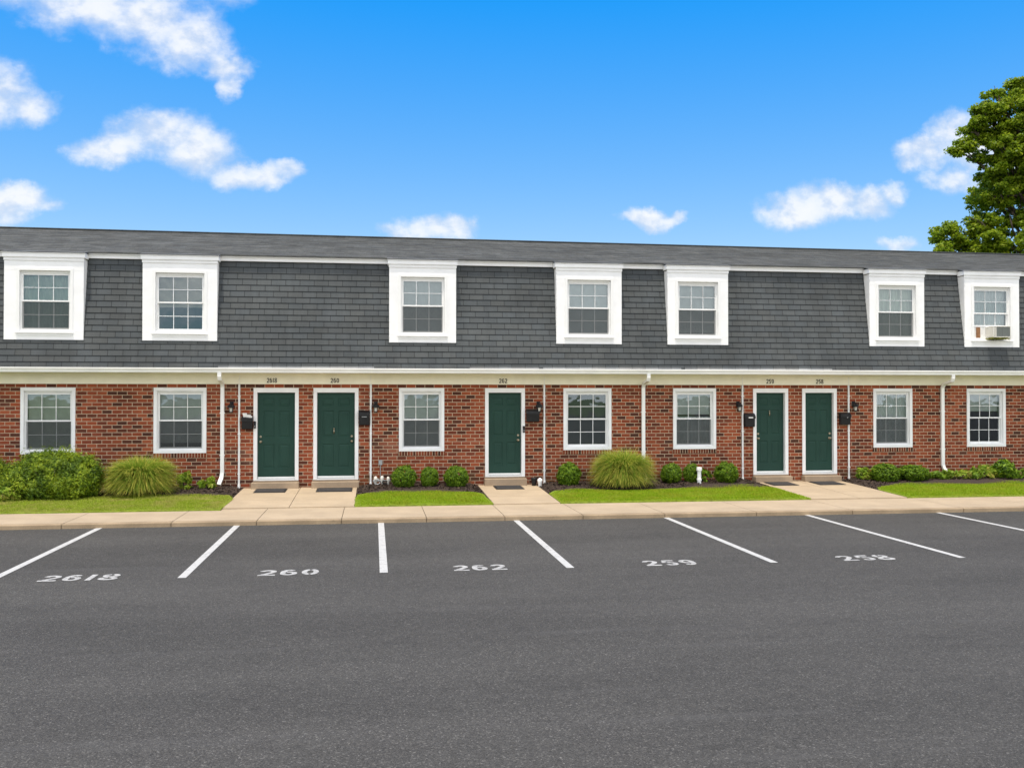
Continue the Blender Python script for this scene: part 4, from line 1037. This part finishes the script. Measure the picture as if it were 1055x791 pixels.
for k, (x, y, z, q) in enumerate(lobes):
    b0 = Vector((32.6, 42, max(3.5, min(12.5, z-3.2)))); e = Vector((x, y, z)); mid = (b0+e)/2+Vector((0, 0, -.35))
    limb.sweep([b0, mid, e], .30, .30, n=7, taper=[1, .6, .18])
    for s in range(5):
        d = Vector(r.normal(0, 1, 3)).normalized()*q*.8; limb.sweep([mid.lerp(e, .6), e+d*.5, e+d], .07, .07, n=5, taper=[1, .7, .3])
    nb = int(15*q*q)+6
    for j in range(nb):                          # clumps on the lobe, leaves on each clump
        d = r.normal(0, 1, 3); d /= np.linalg.norm(d); cc = np.array([x, y, z])+d*q*r.uniform(.5, 1.1)*np.array([1, 1, .8]); cr = r.uniform(.18, .40)
        n = int(215*(cr/.35)**2); u = r.normal(0, 1, (n, 3)); u /= np.linalg.norm(u, axis=1)[:, None]
        P = cc+u*(cr*r.uniform(.35, 1.08, n))[:, None]*np.array([1.15, 1.15, .62])
        V, F = leaf_cloud(P, u*.5+np.array([0, 0, .8]), .105, 1.3, .7, r); Vs.append(V); Fs.append(F+o); o += len(V)
limb.build('limbs', M['bark'], tr, smooth=True)
V = np.concatenate(Vs)-np.array([32.6, 42.0, -.06]); np_mesh('crown', V, np.concatenate(Fs), M['maple'], tr)

# ------------------------------------------------------------------ sky, sun, camera
EL, AZ = 78.0, 200.0      # azimuth from +Y clockwise: in front of the facade, a little to the left
sd = Vector((math.sin(R(AZ))*math.cos(R(EL)), math.cos(R(AZ))*math.cos(R(EL)), math.sin(R(EL))))
sl = bpy.data.lights.new('sun', 'SUN'); sl.energy = 2.75; sl.angle = R(0.6); sl.color = (1.0, 0.91, 0.77)
so = bpy.data.objects.new('sun', sl); COL.objects.link(so); so.rotation_euler = (-sd).to_track_quat('-Z', 'Y').to_euler(); so.location = (0, 0, 60)

W = bpy.data.worlds.new('World'); scene.world = W; W.use_nodes = True
nt = NT(W.node_tree); nt.n.clear()
out = nt.node('ShaderNodeOutputWorld'); bg = nt.node('ShaderNodeBackground'); nt.l.new(bg.outputs[0], out.inputs[0])
sky = nt.node('ShaderNodeTexSky', sky_type='NISHITA'); sky.sun_disc = False; sky.sun_elevation = R(EL); sky.sun_rotation = R(AZ)
sky.air_density = 1.0; sky.dust_density = 0.3; sky.ozone_density = 1.5
dirv = nt.node('ShaderNodeTexCoord').outputs['Generated']
x, y, z = nt.sep(dirv)
sc_ = nt.node('ShaderNodeSeparateColor'); nt.l.new(sky.outputs[0], sc_.inputs[0])
cc_ = nt.node('ShaderNodeCombineColor')          # deeper azure grade of the clear sky
nt.put(cc_.inputs[0], nt.m('MAXIMUM', nt.m('MINIMUM', nt.m('MULTIPLY', nt.m('SUBTRACT', sc_.outputs[0], 1.36), 1.03), 3.0), 0.06))
nt.put(cc_.inputs[1], nt.m('MULTIPLY', sc_.outputs[1], 0.715)); nt.put(cc_.inputs[2], nt.m('ADD', nt.m('MULTIPLY', sc_.outputs[2], 0.13), 4.2))
SKYCOL = cc_.outputs[0]
# clouds: ahead (y>0) individual cumulus at their bearings u = x/y, v = z/y; elsewhere unseen bright cloud added to fill the shaded facade
yy = nt.m('MAXIMUM', y, 0.05); u = nt.m('DIVIDE', x, yy); v = nt.m('DIVIDE', z, yy)
uvv = nt.comb(u, v, 0.0)
wn = nt.node('ShaderNodeTexNoise'); nt.put(wn.inputs['Vector'], uvv); wn.inputs['Scale'].default_value = 14; wn.inputs['Detail'].default_value = 6; wn.inputs['Roughness'].default_value = 0.6
wx = nt.sep(wn.outputs['Color'])
uw = nt.m('ADD', u, nt.m('MULTIPLY', nt.m('SUBTRACT', wx[0], 0.5), 0.075)); vw = nt.m('ADD', v, nt.m('MULTIPLY', nt.m('SUBTRACT', wx[1], 0.5), 0.055))
BL = [ # u, v, ru, rv, weight
 (-.28,.388,.06,.030,1),(-.222,.372,.052,.032,1),(-.185,.354,.038,.024,1),(-.152,.332,.022,.018,.95),(-.146,.312,.012,.014,.8),(-.34,.41,.08,.03,.8),(-.25,.42,.12,.03,1),
 (-.375,.298,.040,.028,1),(-.335,.288,.028,.016,.9),(-.42,.29,.04,.03,1),
 (-.212,.263,.045,.024,1),(-.252,.246,.034,.017,1),(-.178,.246,.042,.021,1),(-.140,.229,.034,.013,.95),(-.106,.227,.028,.012,.95),(-.086,.233,.017,.009,.8),
 (-.345,.197,.030,.014,1),(-.375,.192,.04,.017,1),(-.318,.191,.018,.009,.7),
 (.062,.176,.034,.013,1),(.088,.180,.020,.013,1),(.028,.170,.026,.009,.8),
 (.290,.192,.024,.011,1),(.312,.190,.020,.008,.85),(.332,.192,.014,.006,.8),(.268,.189,.014,.007,.8),
 (.455,.203,.038,.017,1),(.495,.212,.042,.019,1),(.538,.214,.035,.016,.9),(.425,.204,.022,.009,.75),(.578,.224,.026,.012,.75),
 (.618,.270,.034,.018,1),(.648,.292,.030,.026,1),(.675,.275,.04,.022,1),(.655,.243,.045,.014,.75),(.60,.258,.018,.012,.8),
 (.575,.169,.028,.009,.8),(.70,.29,.05,.03,1),(.74,.25,.06,.03,.8)]
den = None
for cu, cv, ru, rv, wgt in BL:
    du = nt.m('DIVIDE', nt.m('SUBTRACT', uw, cu), ru); dv_ = nt.m('DIVIDE', nt.m('SUBTRACT', vw, cv), rv)
    g = nt.m('SUBTRACT', wgt, nt.m('MULTIPLY', nt.m('ADD', nt.m('MULTIPLY', du, du), nt.m('MULTIPLY', dv_, dv_)), 0.62))
    den = g if den is None else nt.m('SMOOTH_MAX', den, g, 0.35)
fb = nt.noise(nt.scalev(uvv, (1, 1.3, 1)), 25, 8, 0.58)
ofs = nt.node('ShaderNodeVectorMath', operation='ADD'); nt.put(ofs.inputs[0], uvv); ofs.inputs[1].default_value = (0.004, 0.013, 0)
fbu = nt.noise(nt.scalev(ofs.outputs[0], (1, 1.3, 1)), 25, 8, 0.58)
fb2 = nt.noise(nt.scalev(uvv, (1, 1.3, 1)), 75, 5, 0.6)
dn = nt.m('ADD', den, nt.m('ADD', nt.m('MULTIPLY', nt.m('SUBTRACT', fb, 0.52), 1.55), nt.m('MULTIPLY', nt.m('SUBTRACT', fb2, 0.5), 0.30)))
front = nt.m('MULTIPLY', nt.rng(dn, -0.25, 1.2), nt.rng(y, 0.15, 0.35))
gen = nt.noise(nt.scalev(dirv, (1, 1, 1.6)), 2.6, 8, 0.6)
rear = nt.m('MULTIPLY', nt.m('MULTIPLY', nt.rng(gen, 0.34, 0.52), nt.rng(y, 0.30, 0.02)), 0.95)
cl = nt.m('MAXIMUM', front, rear)
CW = 4.85; RW = 10.5
shade = nt.ramp(nt.m('ADD', nt.rng(dn, 0.0, 1.4, 0.25, 0.80, False), nt.m('MULTIPLY', nt.m('SUBTRACT', fb, fbu), 2.0)), [(0.25, (CW*.70, CW*.79, CW*.94)), (0.75, (CW*.98, CW*1.0, CW*1.03))])
rshade = nt.ramp(gen, [(0.3, (RW*.86, RW*.86, RW*.86)), (0.7, (RW*1.02, RW*.99, RW*.94))])
shade = nt.mix(nt.rng(y, 0.02, 0.30), rshade, shade)
final = nt.mix(nt.m('MULTIPLY', cl, 0.93), SKYCOL, shade)
nt.l.new(final, bg.inputs[0]); bg.inputs[1].default_value = 0.15

F = 992.19; WP = 1055.0
cam = bpy.data.cameras.new('camera'); co = bpy.data.objects.new('camera', cam); COL.objects.link(co); scene.camera = co
cam.sensor_width = 36; cam.sensor_fit = 'HORIZONTAL'; cam.lens = F/WP*36; cam.clip_end = 3000; cam.clip_start = 0.05
co.location = (0, 0, 2.4012)
co.rotation_euler = (R(90+0.7251), 0, R(-8.1607))
scene.view_settings.view_transform = 'Standard'; scene.view_settings.look = 'None'; scene.view_settings.gamma = 1; scene.view_settings.use_curve_mapping = False
scene.view_settings.exposure = 0.45
scene.render.engine = 'CYCLES'; scene.cycles.max_bounces = 8; scene.cycles.transparent_max_bounces = 12
